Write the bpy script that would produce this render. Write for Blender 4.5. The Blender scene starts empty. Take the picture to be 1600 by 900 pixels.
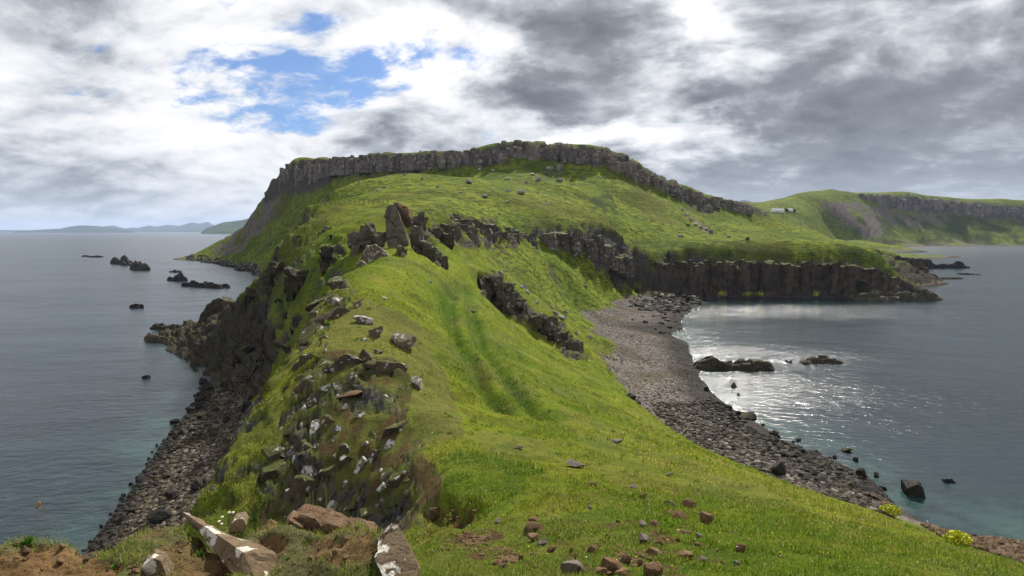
import bpy, bmesh, math, random
import numpy as np
from mathutils import Vector, Matrix

SC = bpy.context.scene
COL = SC.collection
R = math.radians

# ------------------------------------------------------------------ camera
CAM_H = 30.0
FOC = 1000.0                      # focal length in photo pixels (1600 wide)
PITCH = math.atan((450 - 361) / FOC)
cam_data = bpy.data.cameras.new("camera")
cam_data.sensor_width = 36.0
cam_data.lens = 36.0 * FOC / 1600.0
cam_data.clip_start = 0.05
cam_data.clip_end = 90000.0
cam = bpy.data.objects.new("camera", cam_data)
cam.location = (0, 0, CAM_H)
cam.rotation_euler = (math.pi / 2 - PITCH, 0, 0)
COL.objects.link(cam)
SC.camera = cam

# ------------------------------------------------------------------ render settings
vs = SC.view_settings
vs.view_transform = 'Standard'
vs.look = 'None'
vs.exposure = 0.58
vs.gamma = 1.0
SC.render.engine = 'CYCLES'
SC.cycles.max_bounces = 5
SC.cycles.diffuse_bounces = 2
SC.cycles.glossy_bounces = 3
SC.cycles.transmission_bounces = 3
SC.cycles.volume_bounces = 0
SC.cycles.transparent_max_bounces = 5

# ------------------------------------------------------------------ sun
SUN_AZ, SUN_EL = R(18), R(42)
SDIR = Vector((math.sin(SUN_AZ) * math.cos(SUN_EL), math.cos(SUN_AZ) * math.cos(SUN_EL), math.sin(SUN_EL)))
sl = bpy.data.lights.new("sun", 'SUN')
sl.energy = 5.0
sl.angle = R(2.0)
sl.color = (1.0, 0.95, 0.86)
so = bpy.data.objects.new("sun", sl)
so.rotation_euler = (-SDIR).to_track_quat('-Z', 'Y').to_euler()
so.location = (0, 0, 200)
COL.objects.link(so)

# ------------------------------------------------------------------ node helper
class NT:
    def __init__(self, tree):
        self.t = tree
        self.n = tree.nodes
        self.l = tree.links
    def new(self, typ, **kw):
        nd = self.n.new(typ)
        for k, v in kw.items():
            setattr(nd, k, v)
        return nd
    def put(self, sock, v):
        if hasattr(v, 'is_output') or isinstance(v, bpy.types.NodeSocket):
            self.l.new(v, sock)
        elif isinstance(v, (tuple, list)) and len(v) == 3 and sock.type == 'RGBA':
            sock.default_value = (*v, 1)
        else:
            sock.default_value = v
    def math(self, op, a, b=0.0, c=None, clamp=False):
        nd = self.new('ShaderNodeMath', operation=op, use_clamp=clamp)
        self.put(nd.inputs[0], a)
        self.put(nd.inputs[1], b)
        if c is not None:
            self.put(nd.inputs[2], c)
        return nd.outputs[0]
    def vmath(self, op, a, b=None, out=0):
        nd = self.new('ShaderNodeVectorMath', operation=op)
        self.put(nd.inputs[0], a)
        if b is not None:
            if op == 'SCALE':
                self.put(nd.inputs['Scale'], b)
            else:
                self.put(nd.inputs[1], b)
        return nd.outputs[out]
    def mix(self, f, a, b, blend='MIX'):
        nd = self.new('ShaderNodeMix', data_type='RGBA', blend_type=blend)
        nd.clamp_factor = True
        self.put(nd.inputs[0], f)
        self.put(nd.inputs[6], a)
        self.put(nd.inputs[7], b)
        return nd.outputs[2]
    def noise(self, vec, scale, detail=4.0, rough=0.55, dist=0.0, out=0, lac=2.0):
        nd = self.new('ShaderNodeTexNoise')
        if vec is not None:
            self.put(nd.inputs['Vector'], vec)
        nd.inputs['Scale'].default_value = scale
        nd.inputs['Detail'].default_value = detail
        nd.inputs['Roughness'].default_value = rough
        nd.inputs['Lacunarity'].default_value = lac
        nd.inputs['Distortion'].default_value = dist
        return nd.outputs[out]
    def voro(self, vec, scale, feature='F1', out=0, rand=1.0):
        nd = self.new('ShaderNodeTexVoronoi', feature=feature)
        if vec is not None:
            self.put(nd.inputs['Vector'], vec)
        nd.inputs['Scale'].default_value = scale
        nd.inputs['Randomness'].default_value = rand
        return nd.outputs[out]
    def ramp(self, f, stops, interp='LINEAR'):
        nd = self.new('ShaderNodeValToRGB')
        cr = nd.color_ramp
        cr.interpolation = interp
        while len(cr.elements) < len(stops):
            cr.elements.new(0.5)
        for e, (p, c) in zip(cr.elements, stops):
            e.position = p
            e.color = (*c, 1) if isinstance(c, (tuple, list)) else (c, c, c, 1)
        self.put(nd.inputs[0], f)
        return nd.outputs[0]
    def step(self, f, a, b):
        nd = self.new('ShaderNodeMapRange', interpolation_type='SMOOTHSTEP')
        self.put(nd.inputs[0], f)
        nd.inputs[1].default_value = a
        nd.inputs[2].default_value = b
        nd.inputs[3].default_value = 0.0
        nd.inputs[4].default_value = 1.0
        return nd.outputs[0]
    def attr(self, name, out='Fac'):
        nd = self.new('ShaderNodeAttribute', attribute_name=name)
        return nd.outputs[out]

# ------------------------------------------------------------------ camera geometry
CP, SP = math.cos(PITCH), math.sin(PITCH)
def rdir(px, py):
    u = (px - 800.0) / FOC
    v = (450.0 - py) / FOC
    return np.array([u, CP + v * SP, -SP + v * CP])
def PY(px, py, Y):                 # point seen at a pixel, Y metres ahead
    d = rdir(px, py)
    return np.array([0, 0, CAM_H]) + d * (Y / d[1])
def PZ(px, py, z):                 # point seen at a pixel at a known height
    d = rdir(px, py)
    return np.array([0, 0, CAM_H]) + d * ((z - CAM_H) / d[2])
def project(P):
    x, y, z = P[..., 0], P[..., 1], P[..., 2] - CAM_H
    f = np.maximum(y * CP - z * SP, 1e-3)
    return 800 + FOC * x / f, 450 - FOC * (y * SP + z * CP) / f

# ------------------------------------------------------------------ sky
def az_el(px, py):
    d = rdir(px, py)
    return math.atan2(d[0], d[1]), math.atan2(d[2], math.hypot(d[0], d[1]))

def build_world():
    w = bpy.data.worlds.new("World")
    SC.world = w
    w.use_nodes = True
    w.cycles.sampling_method = 'MANUAL'
    w.cycles.sample_map_resolution = 1024
    t = NT(w.node_tree)
    t.n.clear()
    out = t.new('ShaderNodeOutputWorld')
    bg = t.new('ShaderNodeBackground')
    sky = t.new('ShaderNodeTexSky', sky_type='NISHITA')
    sky.sun_disc = False
    sky.sun_elevation = SUN_EL
    sky.sun_rotation = SUN_AZ
    sky.air_density = 1.0
    sky.dust_density = 0.6
    sky.ozone_density = 1.5
    tc = t.new('ShaderNodeTexCoord').outputs['Generated']
    sx = t.new('ShaderNodeSeparateXYZ')
    t.put(sx.inputs[0], tc)
    x, y, z = sx.outputs
    zc = t.math('MAXIMUM', z, 0.0)
    den = t.math('ADD', zc, 0.34)
    u = t.math('DIVIDE', x, den)
    v = t.math('DIVIDE', y, den)
    cb = t.new('ShaderNodeCombineXYZ')
    t.put(cb.inputs[0], u)
    t.put(cb.inputs[1], v)
    pl = cb.outputs[0]
    # angular coordinates, warped so that every patch has a torn edge
    az = t.math('ARCTAN2', x, y)
    el = t.math('ARCSINE', z)
    wn = t.noise(pl, 2.6, 5.0, 0.60, out=1)
    ws = t.new('ShaderNodeSeparateXYZ')
    t.put(ws.inputs[0], wn)
    azw = t.math('ADD', az, t.math('MULTIPLY', t.math('SUBTRACT', ws.outputs[0], 0.5), 0.34))
    elw = t.math('ADD', el, t.math('MULTIPLY', t.math('SUBTRACT', ws.outputs[1], 0.5), 0.20))
    aw = t.new('ShaderNodeCombineXYZ')
    t.put(aw.inputs[0], azw)
    t.put(aw.inputs[1], elw)
    def blob(px, py, rx, ry, tilt=0.0):
        a0, e0 = az_el(px, py)
        mp = t.new('ShaderNodeMapping', vector_type='TEXTURE')
        mp.inputs['Location'].default_value = (a0, e0, 0)
        mp.inputs['Rotation'].default_value = (0, 0, tilt)
        mp.inputs['Scale'].default_value = (2.2 * rx / FOC, 2.2 * ry / FOC, 1)
        t.put(mp.inputs[0], aw.outputs[0])
        gr_ = t.new('ShaderNodeTexGradient', gradient_type='QUADRATIC_SPHERE')
        t.put(gr_.inputs[0], mp.outputs[0])
        return gr_.outputs[1]
    def total(items):
        acc = None
        for amt, b in items:
            term = t.math('MULTIPLY', b, amt)
            acc = term if acc is None else t.math('ADD', acc, term)
        return acc
    # cloud bodies: stretched noise on the cloud deck
    st = t.new('ShaderNodeMapping')
    st.inputs['Rotation'].default_value = (0, 0, R(28))
    st.inputs['Scale'].default_value = (1.0, 1.15, 1)
    t.put(st.inputs[0], pl)
    dv = t.vmath('ADD', st.outputs[0], t.vmath('SCALE', t.noise(st.outputs[0], 1.6, 2.0, 0.5, out=1), 0.28))
    nA = t.noise(dv, 2.0, 6.0, 0.55)
    nB = t.noise(dv, 3.8, 8.0, 0.60)
    nC = t.noise(tc, 5.0, 6.0, 0.58)
    # relief: each puff is brighter on the side turned to the sun
    sp_ = (SDIR[0] / (SDIR[2] + 0.34), SDIR[1] / (SDIR[2] + 0.34), 0.0)
    tos = t.vmath('SCALE', t.vmath('NORMALIZE', t.vmath('SUBTRACT', sp_, pl)), 0.075)
    nB2 = t.noise(t.vmath('ADD', dv, tos), 3.8, 8.0, 0.60)
    relief = t.math('MULTIPLY', t.math('SUBTRACT', nB2, nB), 0.55)
    body = t.math('ADD', t.math('MULTIPLY', nA, 0.42), t.math('ADD', t.math('MULTIPLY', nB, 0.32), t.math('MULTIPLY', nC, 0.26)))
    # thicker, greyer cloud (+) and thinner, whiter cloud (-)
    thick = total([
        (0.10, blob(165, 60, 110, 85, 0.9)), (0.06, blob(215, 130, 110, 50, 0.3)), (0.04, blob(20, 250, 140, 60)), (-0.10, blob(60, 170, 160, 70)), (-0.08, blob(260, 240, 200, 50)), (-0.06, blob(60, 20, 120, 60)),
        (0.20, blob(605, 205, 95, 34, 0.1)), (0.06, blob(330, 265, 110, 30)),
        (0.22, blob(890, 70, 120, 38, -0.25)), (0.22, blob(840, 145, 95, 38, -0.1)), (0.22, blob(1105, 158, 65, 20, -0.1)),
        (0.12, blob(960, 185, 200, 30, -0.3)), (0.18, blob(1100, 285, 200, 30, -0.1)),
        (0.15, blob(1430, 60, 240, 110, 0.15)), (0.12, blob(1290, 150, 210, 60, -0.15)), (0.11, blob(1560, 190, 170, 80)),
        (0.08, blob(1330, 250, 300, 40)), (0.07, blob(1420, 300, 300, 40)),
        (-0.20, blob(1085, 30, 85, 45, -0.3)), (-0.14, blob(720, 120, 170, 60)), (-0.12, blob(430, 215, 150, 60)),
        (-0.13, blob(960, 235, 190, 32, -0.15)), (-0.10, blob(1150, 215, 160, 28, -0.1)), (-0.12, blob(320, 60, 90, 90)),
        (-0.12, blob(1485, 30, 45, 45)), (-0.06, blob(100, 345, 300, 14)), (-0.12, blob(650, 60, 120, 60)),
    ])
    g = t.math('ADD', t.math('ADD', body, thick), relief)
    g = t.math('ADD', t.math('MULTIPLY', t.math('SUBTRACT', g, 0.52), 1.5), 0.525)
    warm = t.ramp(g, [(0.24, (1.02, 1.01, 1.00)), (0.40, (0.84, 0.84, 0.85)), (0.50, (0.64, 0.66, 0.69)),
                      (0.59, (0.42, 0.445, 0.48)), (0.70, (0.235, 0.25, 0.275)), (0.88, (0.145, 0.155, 0.175))])
    # the sun stands behind the cloud above the frame: broad glow round it
    dot = t.vmath('DOT_PRODUCT', t.vmath('NORMALIZE', tc), tuple(SDIR), out=1)
    glow = t.math('POWER', t.math('MAXIMUM', dot, 0.0), 10.0)
    thin = t.step(g, 0.62, 0.30)
    cl = t.vmath('ADD', warm, t.vmath('SCALE', (1.0, 0.95, 0.88), t.math('MULTIPLY', t.math('MULTIPLY', glow, thin), 0.45)))
    # breaks of blue
    hole = total([(0.95, blob(440, 98, 120, 50, -0.2)), (1.0, blob(610, 94, 160, 30, 0.05)), (0.8, blob(385, 150, 100, 40)),
                  (0.7, blob(490, 22, 80, 34)), (0.5, blob(745, 208, 24, 12)), (0.35, blob(100, 90, 90, 60, 0.8)), (0.3, blob(350, 185, 150, 22))])
    hn = t.noise(dv, 6.5, 6.0, 0.64)
    hm = t.step(t.math('ADD', hole, t.math('MULTIPLY', t.math('SUBTRACT', hn, 0.5), 3.2)), 0.38, 1.10)
    hm = t.math('MULTIPLY', hm, t.step(hole, 0.10, 0.32))
    blue = t.vmath('SCALE', sky.outputs[0], 0.095)
    blue = t.vmath('MULTIPLY', blue, (0.40, 0.62, 0.95))
    col = t.mix(t.math('MULTIPLY', hm, 0.92), cl, blue)
    # towards the horizon the deck closes into pale haze
    hz = t.math('POWER', t.math('SUBTRACT', 1.0, t.math('MINIMUM', t.math('MULTIPLY', zc, 7.0), 1.0)), 2.0)
    col = t.mix(t.math('MULTIPLY', hz, 0.5), col, (0.78, 0.82, 0.86))
    t.put(bg.inputs[0], col)
    bg.inputs[1].default_value = 0.76
    t.l.new(bg.outputs[0], out.inputs[0])
build_world()

# ------------------------------------------------------------------ numpy noise
def _h(ix, iy, iz, seed):
    h = (ix.astype(np.uint32) * np.uint32(374761393) + iy.astype(np.uint32) * np.uint32(668265263)
         + iz.astype(np.uint32) * np.uint32(2147483647) + np.uint32((seed * 974711 + 12345) & 0xffffffff))
    h = (h ^ (h >> np.uint32(13))) * np.uint32(1274126177)
    h = (h ^ (h >> np.uint32(16))) * np.uint32(2246822519)
    h = h ^ (h >> np.uint32(15))
    return (h & np.uint32(0xffffff)).astype(np.float32) / np.float32(0xffffff)
def vnoise(x, y, z=None, seed=0):
    """smooth value noise, -1..1"""
    x = np.asarray(x, np.float64); y = np.asarray(y, np.float64)
    fx = np.floor(x); fy = np.floor(y)
    ix = fx.astype(np.int64).astype(np.int32); iy = fy.astype(np.int64).astype(np.int32)
    tx = (x - fx).astype(np.float32); ty = (y - fy).astype(np.float32)
    tx = tx * tx * tx * (tx * (tx * 6 - 15) + 10); ty = ty * ty * ty * (ty * (ty * 6 - 15) + 10)
    if z is None:
        iz = np.zeros_like(ix)
        a = _h(ix, iy, iz, seed); b = _h(ix + 1, iy, iz, seed)
        c = _h(ix, iy + 1, iz, seed); d = _h(ix + 1, iy + 1, iz, seed)
        v = (a + (b - a) * tx); w = (c + (d - c) * tx)
        return (v + (w - v) * ty) * 2 - 1
    z = np.asarray(z, np.float64)
    fz = np.floor(z); iz = fz.astype(np.int64).astype(np.int32)
    tz = (z - fz).astype(np.float32); tz = tz * tz * tz * (tz * (tz * 6 - 15) + 10)
    r = []
    for k in (0, 1):
        a = _h(ix, iy, iz + k, seed); b = _h(ix + 1, iy, iz + k, seed)
        c = _h(ix, iy + 1, iz + k, seed); d = _h(ix + 1, iy + 1, iz + k, seed)
        v = (a + (b - a) * tx); w = (c + (d - c) * tx)
        r.append(v + (w - v) * ty)
    return (r[0] + (r[1] - r[0]) * tz) * 2 - 1
def fbm(x, y, z=None, seed=0, octs=4, gain=0.5):
    s = 0; a = 1.0; n = 0.0
    for o in range(octs):
        f = 2.0 ** o
        s = s + a * vnoise(x * f, y * f, None if z is None else z * f, seed + o * 17)
        n += a; a *= gain
    return s / n
def cells(x, y, z, seed=0):
    """3-D cellular noise: nearest distance, second distance, random id"""
    fx = np.floor(x); fy = np.floor(y); fz = np.floor(z)
    d1 = np.full(x.shape, 9.0, np.float32); d2 = d1.copy(); cid = np.zeros(x.shape, np.float32)
    for i in (-1, 0, 1):
        for j in (-1, 0, 1):
            for k in (-1, 0, 1):
                cx = (fx + i).astype(np.int64).astype(np.int32); cy = (fy + j).astype(np.int64).astype(np.int32)
                cz = (fz + k).astype(np.int64).astype(np.int32)
                dx = fx + i + _h(cx, cy, cz, seed) - x
                dy = fy + j + _h(cx, cy, cz, seed + 1) - y
                dz = fz + k + _h(cx, cy, cz, seed + 2) - z
                d = np.sqrt(dx * dx + dy * dy + dz * dz).astype(np.float32)
                nid = _h(cx, cy, cz, seed + 3)
                near = d < d1
                d2 = np.where(near, d1, np.minimum(d2, d))
                cid = np.where(near, nid, cid)
                d1 = np.where(near, d, d1)
    return d1, d2, cid
def sstep(x, a, b):
    t = np.clip((x - a) / (b - a), 0, 1)
    return t * t * (3 - 2 * t)

# ------------------------------------------------------------------ terrain control lines
CTRL = []
def addp(p):
    CTRL.append(p)
def lineY(pts, step=22):           # (px, py, metres ahead)
    pts = np.array(pts, float)
    for a, b in zip(pts[:-1], pts[1:]):
        n = max(1, int(math.hypot(b[0] - a[0], b[1] - a[1]) / step))
        for k in range(n):
            t = k / n
            q = a + (b - a) * t
            Y = math.exp(math.log(a[2]) * (1 - t) + math.log(b[2]) * t)
            addp(PY(q[0], q[1], Y))
    addp(PY(*pts[-1]))
def lineZ(pts, step=22):           # (px, py, height)
    pts = np.array(pts, float)
    for a, b in zip(pts[:-1], pts[1:]):
        n = max(1, int(math.hypot(b[0] - a[0], b[1] - a[1]) / step))
        for k in range(n):
            q = a + (b - a) * k / n
            addp(PZ(*q))
    addp(PZ(*pts[-1]))
def ptsY(pts):
    for p in pts: addp(PY(*p))
def ptsZ(pts):
    for p in pts: addp(PZ(*p))
def ptsW(pts):
    for p in pts: addp(np.array(p, float))

# near ground under and beside the camera
ptsW([(0, 0, 28.0), (2, 0, 27.9), (0, 2.2, 27.4), (-3, 0, 27.3), (6, 0, 27.2), (12, 0, 25.0), (20, 0, 21), (30, 0, 14), (45, 5, 3.5), (60, 10, 0), (75, 15, -2)])
ptsW([(-4, 4, 26), (-4, 7, 24.2), (-8, 8, 21), (-10, 3, 23), (-15, 8, 15), (-20, 3, 14), (-11, 15, 16.5), (-16, 20, 11), (-18, 30, 8.5), (-24, 30, 5), (-25, 20, 5), (-30, 10, 6), (-22, 45, 6), (-27, 50, 3.6), (-25, 60, 6), (-27, 75, 6.5), (-31, 90, 8.5), (-40, 20, 3.5), (-50, 25, 0.4), (-60, 30, -2), (-80, 40, -5)])
ptsY([(660, 900, 8.0), (740, 900, 9.0), (800, 900, 9.5), (1000, 900, 9.2), (1200, 900, 9.6), (1400, 900, 11), (1600, 900, 13.5)])
ptsY([(800, 1150, 4.2), (1100, 1150, 4.4), (1500, 1050, 7.0), (1700, 1000, 10)])
ptsY([(690, 830, 15.6), (760, 830, 14.6), (850, 840, 13.2), (1000, 840, 12.5), (1150, 840, 13), (1300, 850, 15), (1450, 870, 16)])
ptsY([(740, 780, 18.5), (820, 790, 17.5), (1000, 790, 17.2), (1120, 780, 20.5)])
# rim of the grass above the beach, and the foot of the slope behind it
lineY([(1760, 945, 13.5), (1600, 887, 17), (1500, 852, 21.5), (1400, 812, 27), (1300, 785, 32), (1200, 760, 37), (1130, 730, 42), (1060, 688, 52), (1000, 646, 64), (960, 603, 80), (935, 565, 102), (915, 525, 140), (903, 495, 190)])
lineZ([(1700, 905, 2.5), (1600, 876, 2.2), (1500, 842, 3.0), (1400, 806, 3.0), (1300, 780, 3.2), (1200, 755, 3.5), (1130, 725, 3.6), (1060, 684, 3.6), (1000, 643, 3.4), (960, 600, 3.3), (937, 562, 3.2), (920, 522, 3.2), (908, 492, 3.2)])
lineZ([(1700, 870, 0), (1600, 846, 0), (1500, 832, 0), (1440, 815, 0), (1400, 790, 0), (1370, 765, 0), (1335, 735, 0), (1285, 712, 0), (1225, 690, 0), (1175, 655, 0), (1130, 628, 0), (1105, 602, 0), (1082, 556, 0), (1062, 515, 0), (1066, 498, 0), (1082, 488, 0), (1100, 474, 0)])
lineZ([(985, 520, 2.4), (1000, 580, 2.3), (1050, 640, 1.8), (1130, 690, 1.7), (1230, 735, 1.6), (1330, 770, 1.4)], 30)
lineZ([(1010, 500, 1.6), (1035, 560, 1.3), (1080, 625, .9)], 30)
ptsZ([(950, 485, 2.9), (960, 474, 2.8), (1000, 476, 2.3), (1040, 474, 1.5), (1030, 500, 1.2), (1065, 468, 1.4), (1000, 460, 3), (1020, 487, 1.6)])
lineZ([(1610, 810, -1.5), (1500, 800, -1.6), (1420, 760, -1.8), (1350, 712, -1.8), (1290, 680, -1.8), (1200, 640, -1.6), (1140, 595, -1.6), (1110, 540, -1.5), (1090, 505, -1.3)], 40)
ptsZ([(1300, 560, -6), (1500, 600, -7), (1600, 700, -6), (1210, 520, -5), (1400, 500, -7), (1600, 450, -9), (1540, 425, -9), (1600, 400, -10), (1750, 600, -7), (1750, 450, -9)])
# slope between the crest and the rim
ptsY([(740, 700, 25.5), (800, 700, 26.5), (900, 700, 28.5), (1000, 705, 32), (960, 750, 22), (1070, 745, 27), (850, 750, 21)])
ptsY([(720, 640, 34), (720, 600, 41), (800, 620, 41), (800, 580, 50), (880, 620, 52), (880, 570, 74), (930, 640, 54)])
ptsY([(690, 520, 58), (760, 520, 69), (820, 540, 84), (870, 568, 92), (700, 470, 74)])
ptsY([(700, 440, 88), (740, 440, 101)])
lineY([(752, 455, 104), (790, 490, 106), (830, 514, 110), (888, 555, 110)])
lineY([(757, 430, 107), (797, 442, 113), (850, 490, 117), (908, 540, 115)])
# bowl behind
ptsY([(720, 405, 116), (760, 408, 150), (785, 428, 150), (800, 402, 185), (840, 405, 206), (850, 440, 188), (900, 470, 211), (940, 460, 238), (880, 415, 222), (930, 432, 243), (965, 455, 258), (820, 452, 165), (870, 478, 178)])
# broken crag under the upper field
MID_TOP = [(636, 326, 116), (700, 334, 142), (760, 345, 185), (830, 366, 233), (872, 352, 248), (930, 358, 262), (980, 384, 278), (1004, 392, 288)]
lineY(MID_TOP)
MID_FOOT = [(640, 370, 110), (700, 376, 134), (760, 384, 177), (830, 388, 226), (872, 386, 239), (930, 402, 253), (972, 428, 267), (985, 452, 276)]
lineY(MID_FOOT)
# sea cliff on the far side of the bay
lineY([(1004, 390, 296), (1050, 388, 300), (1150, 386, 304), (1200, 383, 306), (1250, 390, 305), (1280, 382, 308), (1340, 384, 308), (1372, 392, 308)])
lineY([(1000, 415, 285), (1040, 413, 293), (1150, 414, 296), (1250, 416, 297), (1330, 420, 298), (1375, 424, 299), (1400, 440, 299), (1430, 454, 300)])
lineZ([(1030, 452, 2.5), (1080, 462, .5), (1120, 466, 0), (1250, 466, 0), (1340, 466, 0), (1420, 465, 0), (1466, 464, 0)])
lineZ([(1130, 478, -4), (1250, 480, -4), (1350, 480, -4), (1480, 476, -4), (1530, 462, -5)], 40)
ptsW([(205, 318, 0), (200, 330, -1), (190, 345, 0), (225, 330, -5)])
# second headland and its back
lineY([(1372, 390, 452), (1400, 394, 455), (1438, 402, 458)])
lineZ([(1372, 428, .3), (1400, 428, 0), (1440, 427, 0)])
ptsW([(300, 462, 0), (320, 470, -4), (285, 480, 2), (300, 560, -3), (340, 700, -3), (230, 380, 12), (200, 350, 8), (215, 420, 2), (240, 430, -2), (250, 420, -4)])
ptsW([(420, 900, -3), (560, 1100, -3), (330, 620, -3), (380, 800, 0), (480, 1000, 0), (600, 1200, 0)])
# shelf and the big hill
ptsY([(1000, 378, 330), (1060, 376, 335), (1150, 376, 340), (1250, 376, 380), (1300, 376, 400), (1345, 380, 430), (1200, 368, 440), (1100, 362, 400), (1290, 371, 520)])
ptsY([(1180, 352, 510), (1250, 366, 560), (1100, 338, 450), (1000, 332, 390), (900, 326, 292), (800, 325, 252), (700, 312, 195), (600, 310, 222), (960, 360, 296), (890, 340, 268)])
ptsY([(1050, 320, 435), (1000, 300, 420), (900, 288, 356), (800, 288, 330), (700, 284, 295), (600, 284, 325), (520, 295, 300)])
CRAG_FOOT = [(415, 315, 590), (440, 297, 555), (480, 287, 515), (515, 272, 490), (560, 267, 470), (640, 262, 450), (720, 259, 440), (800, 256, 438), (870, 249, 440), (920, 255, 440), (980, 277, 442), (1040, 299, 457), (1100, 317, 482), (1150, 329, 512), (1196, 339, 545)]
CRAG_TOP = [(424, 288, 606), (455, 254, 568), (490, 249, 525), (515, 247, 500), (560, 245, 478), (640, 241, 458), (720, 237, 448), (800, 231, 446), (870, 226, 449), (920, 231, 448), (980, 251, 449), (1040, 284, 464), (1100, 304, 489), (1150, 316, 519), (1196, 334, 550)]
lineY(CRAG_FOOT, 14)
lineY(CRAG_TOP, 14)
def behind(pts, dY, dz):
    for (px, py, Y) in pts:
        p = PY(px, py, Y)
        k = (Y + dY) / Y
        addp(np.array([p[0] * k, p[1] * k, p[2] + dz]))
behind(CRAG_TOP[1:], 25, 0.4)
behind(CRAG_TOP[1:-2], 110, -8)
behind(CRAG_TOP[1:-2], 300, -40)
# seaward end of the hill
lineY([(424, 286, 612), (402, 322, 640), (385, 348, 668), (345, 378, 700), (312, 394, 730)])
lineZ([(282, 402, 0), (310, 410, 0), (345, 416, 0), (380, 424, 0), (405, 432, 0)])
lineZ([(270, 408, -4), (310, 418, -4), (345, 426, -4), (380, 434, -4)])
ptsW([(-420, 800, -4), (-330, 850, -4), (-300, 760, 10), (-250, 900, 0), (-400, 700, -5), (-200, 1000, 0), (-100, 1100, 0)])
ptsY([(345, 405, 640), (385, 412, 530), (415, 418, 470), (420, 395, 490), (385, 385, 590), (430, 370, 505), (440, 340, 525), (470, 320, 500), (480, 345, 440), (460, 370, 420)])
ptsW([(-118, 330, 0), (-110, 270, 0), (-90, 225, 1), (-128, 400, 0), (-135, 330, -5), (-120, 250, -5), (-98, 330, 16), (-88, 270, 22), (-150, 420, -4)])
# upper field behind the pinnacle and its seaward edge
ptsY([(600, 348, 132), (540, 350, 128), (560, 332, 158), (510, 336, 158), (640, 320, 182), (580, 318, 200), (510, 319, 200), (690, 318, 195), (480, 322, 230)])
lineY([(492, 324, 178), (474, 348, 160), (446, 374, 150), (424, 398, 142), (413, 425, 137)])
for q in [(492, 324, 178), (483, 336, 169), (474, 348, 160), (460, 361, 155), (446, 374, 150), (435, 386, 146)]:
    p = PY(*q)
    addp(np.array([p[0] - 4.5, p[1] + 1.5, p[2] - 6.5])); addp(np.array([p[0] - 11, p[1] + 3, p[2] - 12]))
lineY([(540, 398, 96), (505, 396, 108), (470, 402, 122), (440, 412, 130)])
ptsY([(470, 440, 108), (440, 455, 112), (490, 455, 95), (480, 480, 92), (445, 500, 106), (462, 540, 88), (425, 545, 106), (415, 500, 118), (412, 460, 128), (420, 580, 98)])
ptsW([(-58, 150, 10), (-62, 165, 6), (-66, 190, 4), (-70, 210, 2)])
# shore outcrop
lineZ([(333, 476, 9.0), (365, 474, 10.5), (402, 474, 12)])
lineZ([(305, 512, 5.0), (345, 508, 7), (400, 510, 9.5)])
lineZ([(290, 545, 2.0), (340, 548, 3.6), (400, 552, 6)])
lineZ([(236, 524, 0.5), (262, 538, 0.6), (300, 560, .5), (332, 578, .6)])
ptsZ([(375, 585, 3.5), (395, 600, 4.2), (255, 520, .4), (290, 520, 2.2)])
ptsW([(-92, 196, 0.5), (-78, 205, 1), (-104, 200, -2), (-86, 215, -3), (-112, 190, -1.5), (-120, 195, -4), (-100, 178, .8)])
# left beach
lineZ([(305, 780, 2.6), (345, 715, 2.9), (382, 655, 3.3), (400, 610, 3.8)])
lineZ([(210, 820, .9), (255, 765, 1.2), (315, 665, 1.4), (350, 615, 1.6)])
lineZ([(20, 990, 0), (95, 905, 0), (130, 865, 0), (160, 838, 0), (190, 795, 0), (225, 738, 0), (260, 688, 0), (290, 652, 0), (310, 612, 0), (328, 586, 0)])
lineZ([(60, 850, -2), (130, 770, -2), (190, 690, -2), (240, 630, -2.2), (265, 575, -2.4), (225, 540, -2.5)], 40)
ptsZ([(0, 800, -4), (100, 650, -6), (0, 500, -8), (200, 450, -8), (300, 440, -7), (360, 455, -5), (100, 420, -9), (-150, 600, -7), (-200, 850, -5), (250, 400, -9), (-200, 430, -9)])
# knob and ridge
lineY([(300, 795, 27), (340, 732, 30), (380, 670, 33), (402, 622, 36), (440, 570, 40.5), (480, 510, 46), (512, 455, 56), (530, 430, 64), (562, 416, 72), (600, 393, 86)])
RIM_L = [(300, 795, 27), (340, 732, 30), (380, 670, 33), (402, 622, 36), (440, 570, 40.5), (480, 510, 46), (512, 455, 56), (530, 430, 64), (562, 416, 72)]
for q in RIM_L:
    p = PY(*q)
    addp(np.array([p[0] - 1.7, p[1] + 0.4, p[2] - 3.2])); addp(np.array([p[0] - 3.6, p[1] + 0.8, p[2] - 6.0]))
ptsW([(-9.5, 17, 16.5), (-9, 12, 18.5)])
ptsY([(330, 850, 24), (400, 850, 24.5), (500, 840, 25), (600, 838, 23.0), (655, 826, 20), (690, 812, 18.3), (735, 795, 17.9)])
ptsW([(-5, 12, 21.8), (-3, 15, 21.6), (-6, 17, 19.8), (-2.2, 18, 21.0), (-8, 20, 18.2)])
lineY([(370, 745, 27.6), (440, 735, 27.4), (510, 725, 27.2), (590, 720, 26.5), (650, 725, 24.2), (700, 740, 21.3)], 30)
ptsY([(420, 660, 31), (480, 650, 30.2), (540, 640, 30), (600, 640, 29.8), (660, 650, 28.8)])
lineY([(455, 585, 36), (500, 568, 34), (560, 562, 33.6), (630, 578, 33), (670, 604, 34)], 30)
lineY([(500, 548, 35.6), (560, 544, 35.2), (625, 555, 35)], 30)
ptsY([(500, 532, 38.5), (560, 525, 39), (630, 533, 39.5), (540, 500, 43.5), (600, 500, 44), (650, 490, 50), (560, 450, 58), (620, 440, 64), (660, 430, 75), (620, 395, 86), (660, 398, 92), (690, 415, 97), (580, 405, 80)])
ptsY([(570, 372, 104), (600, 366, 108)])
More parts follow.
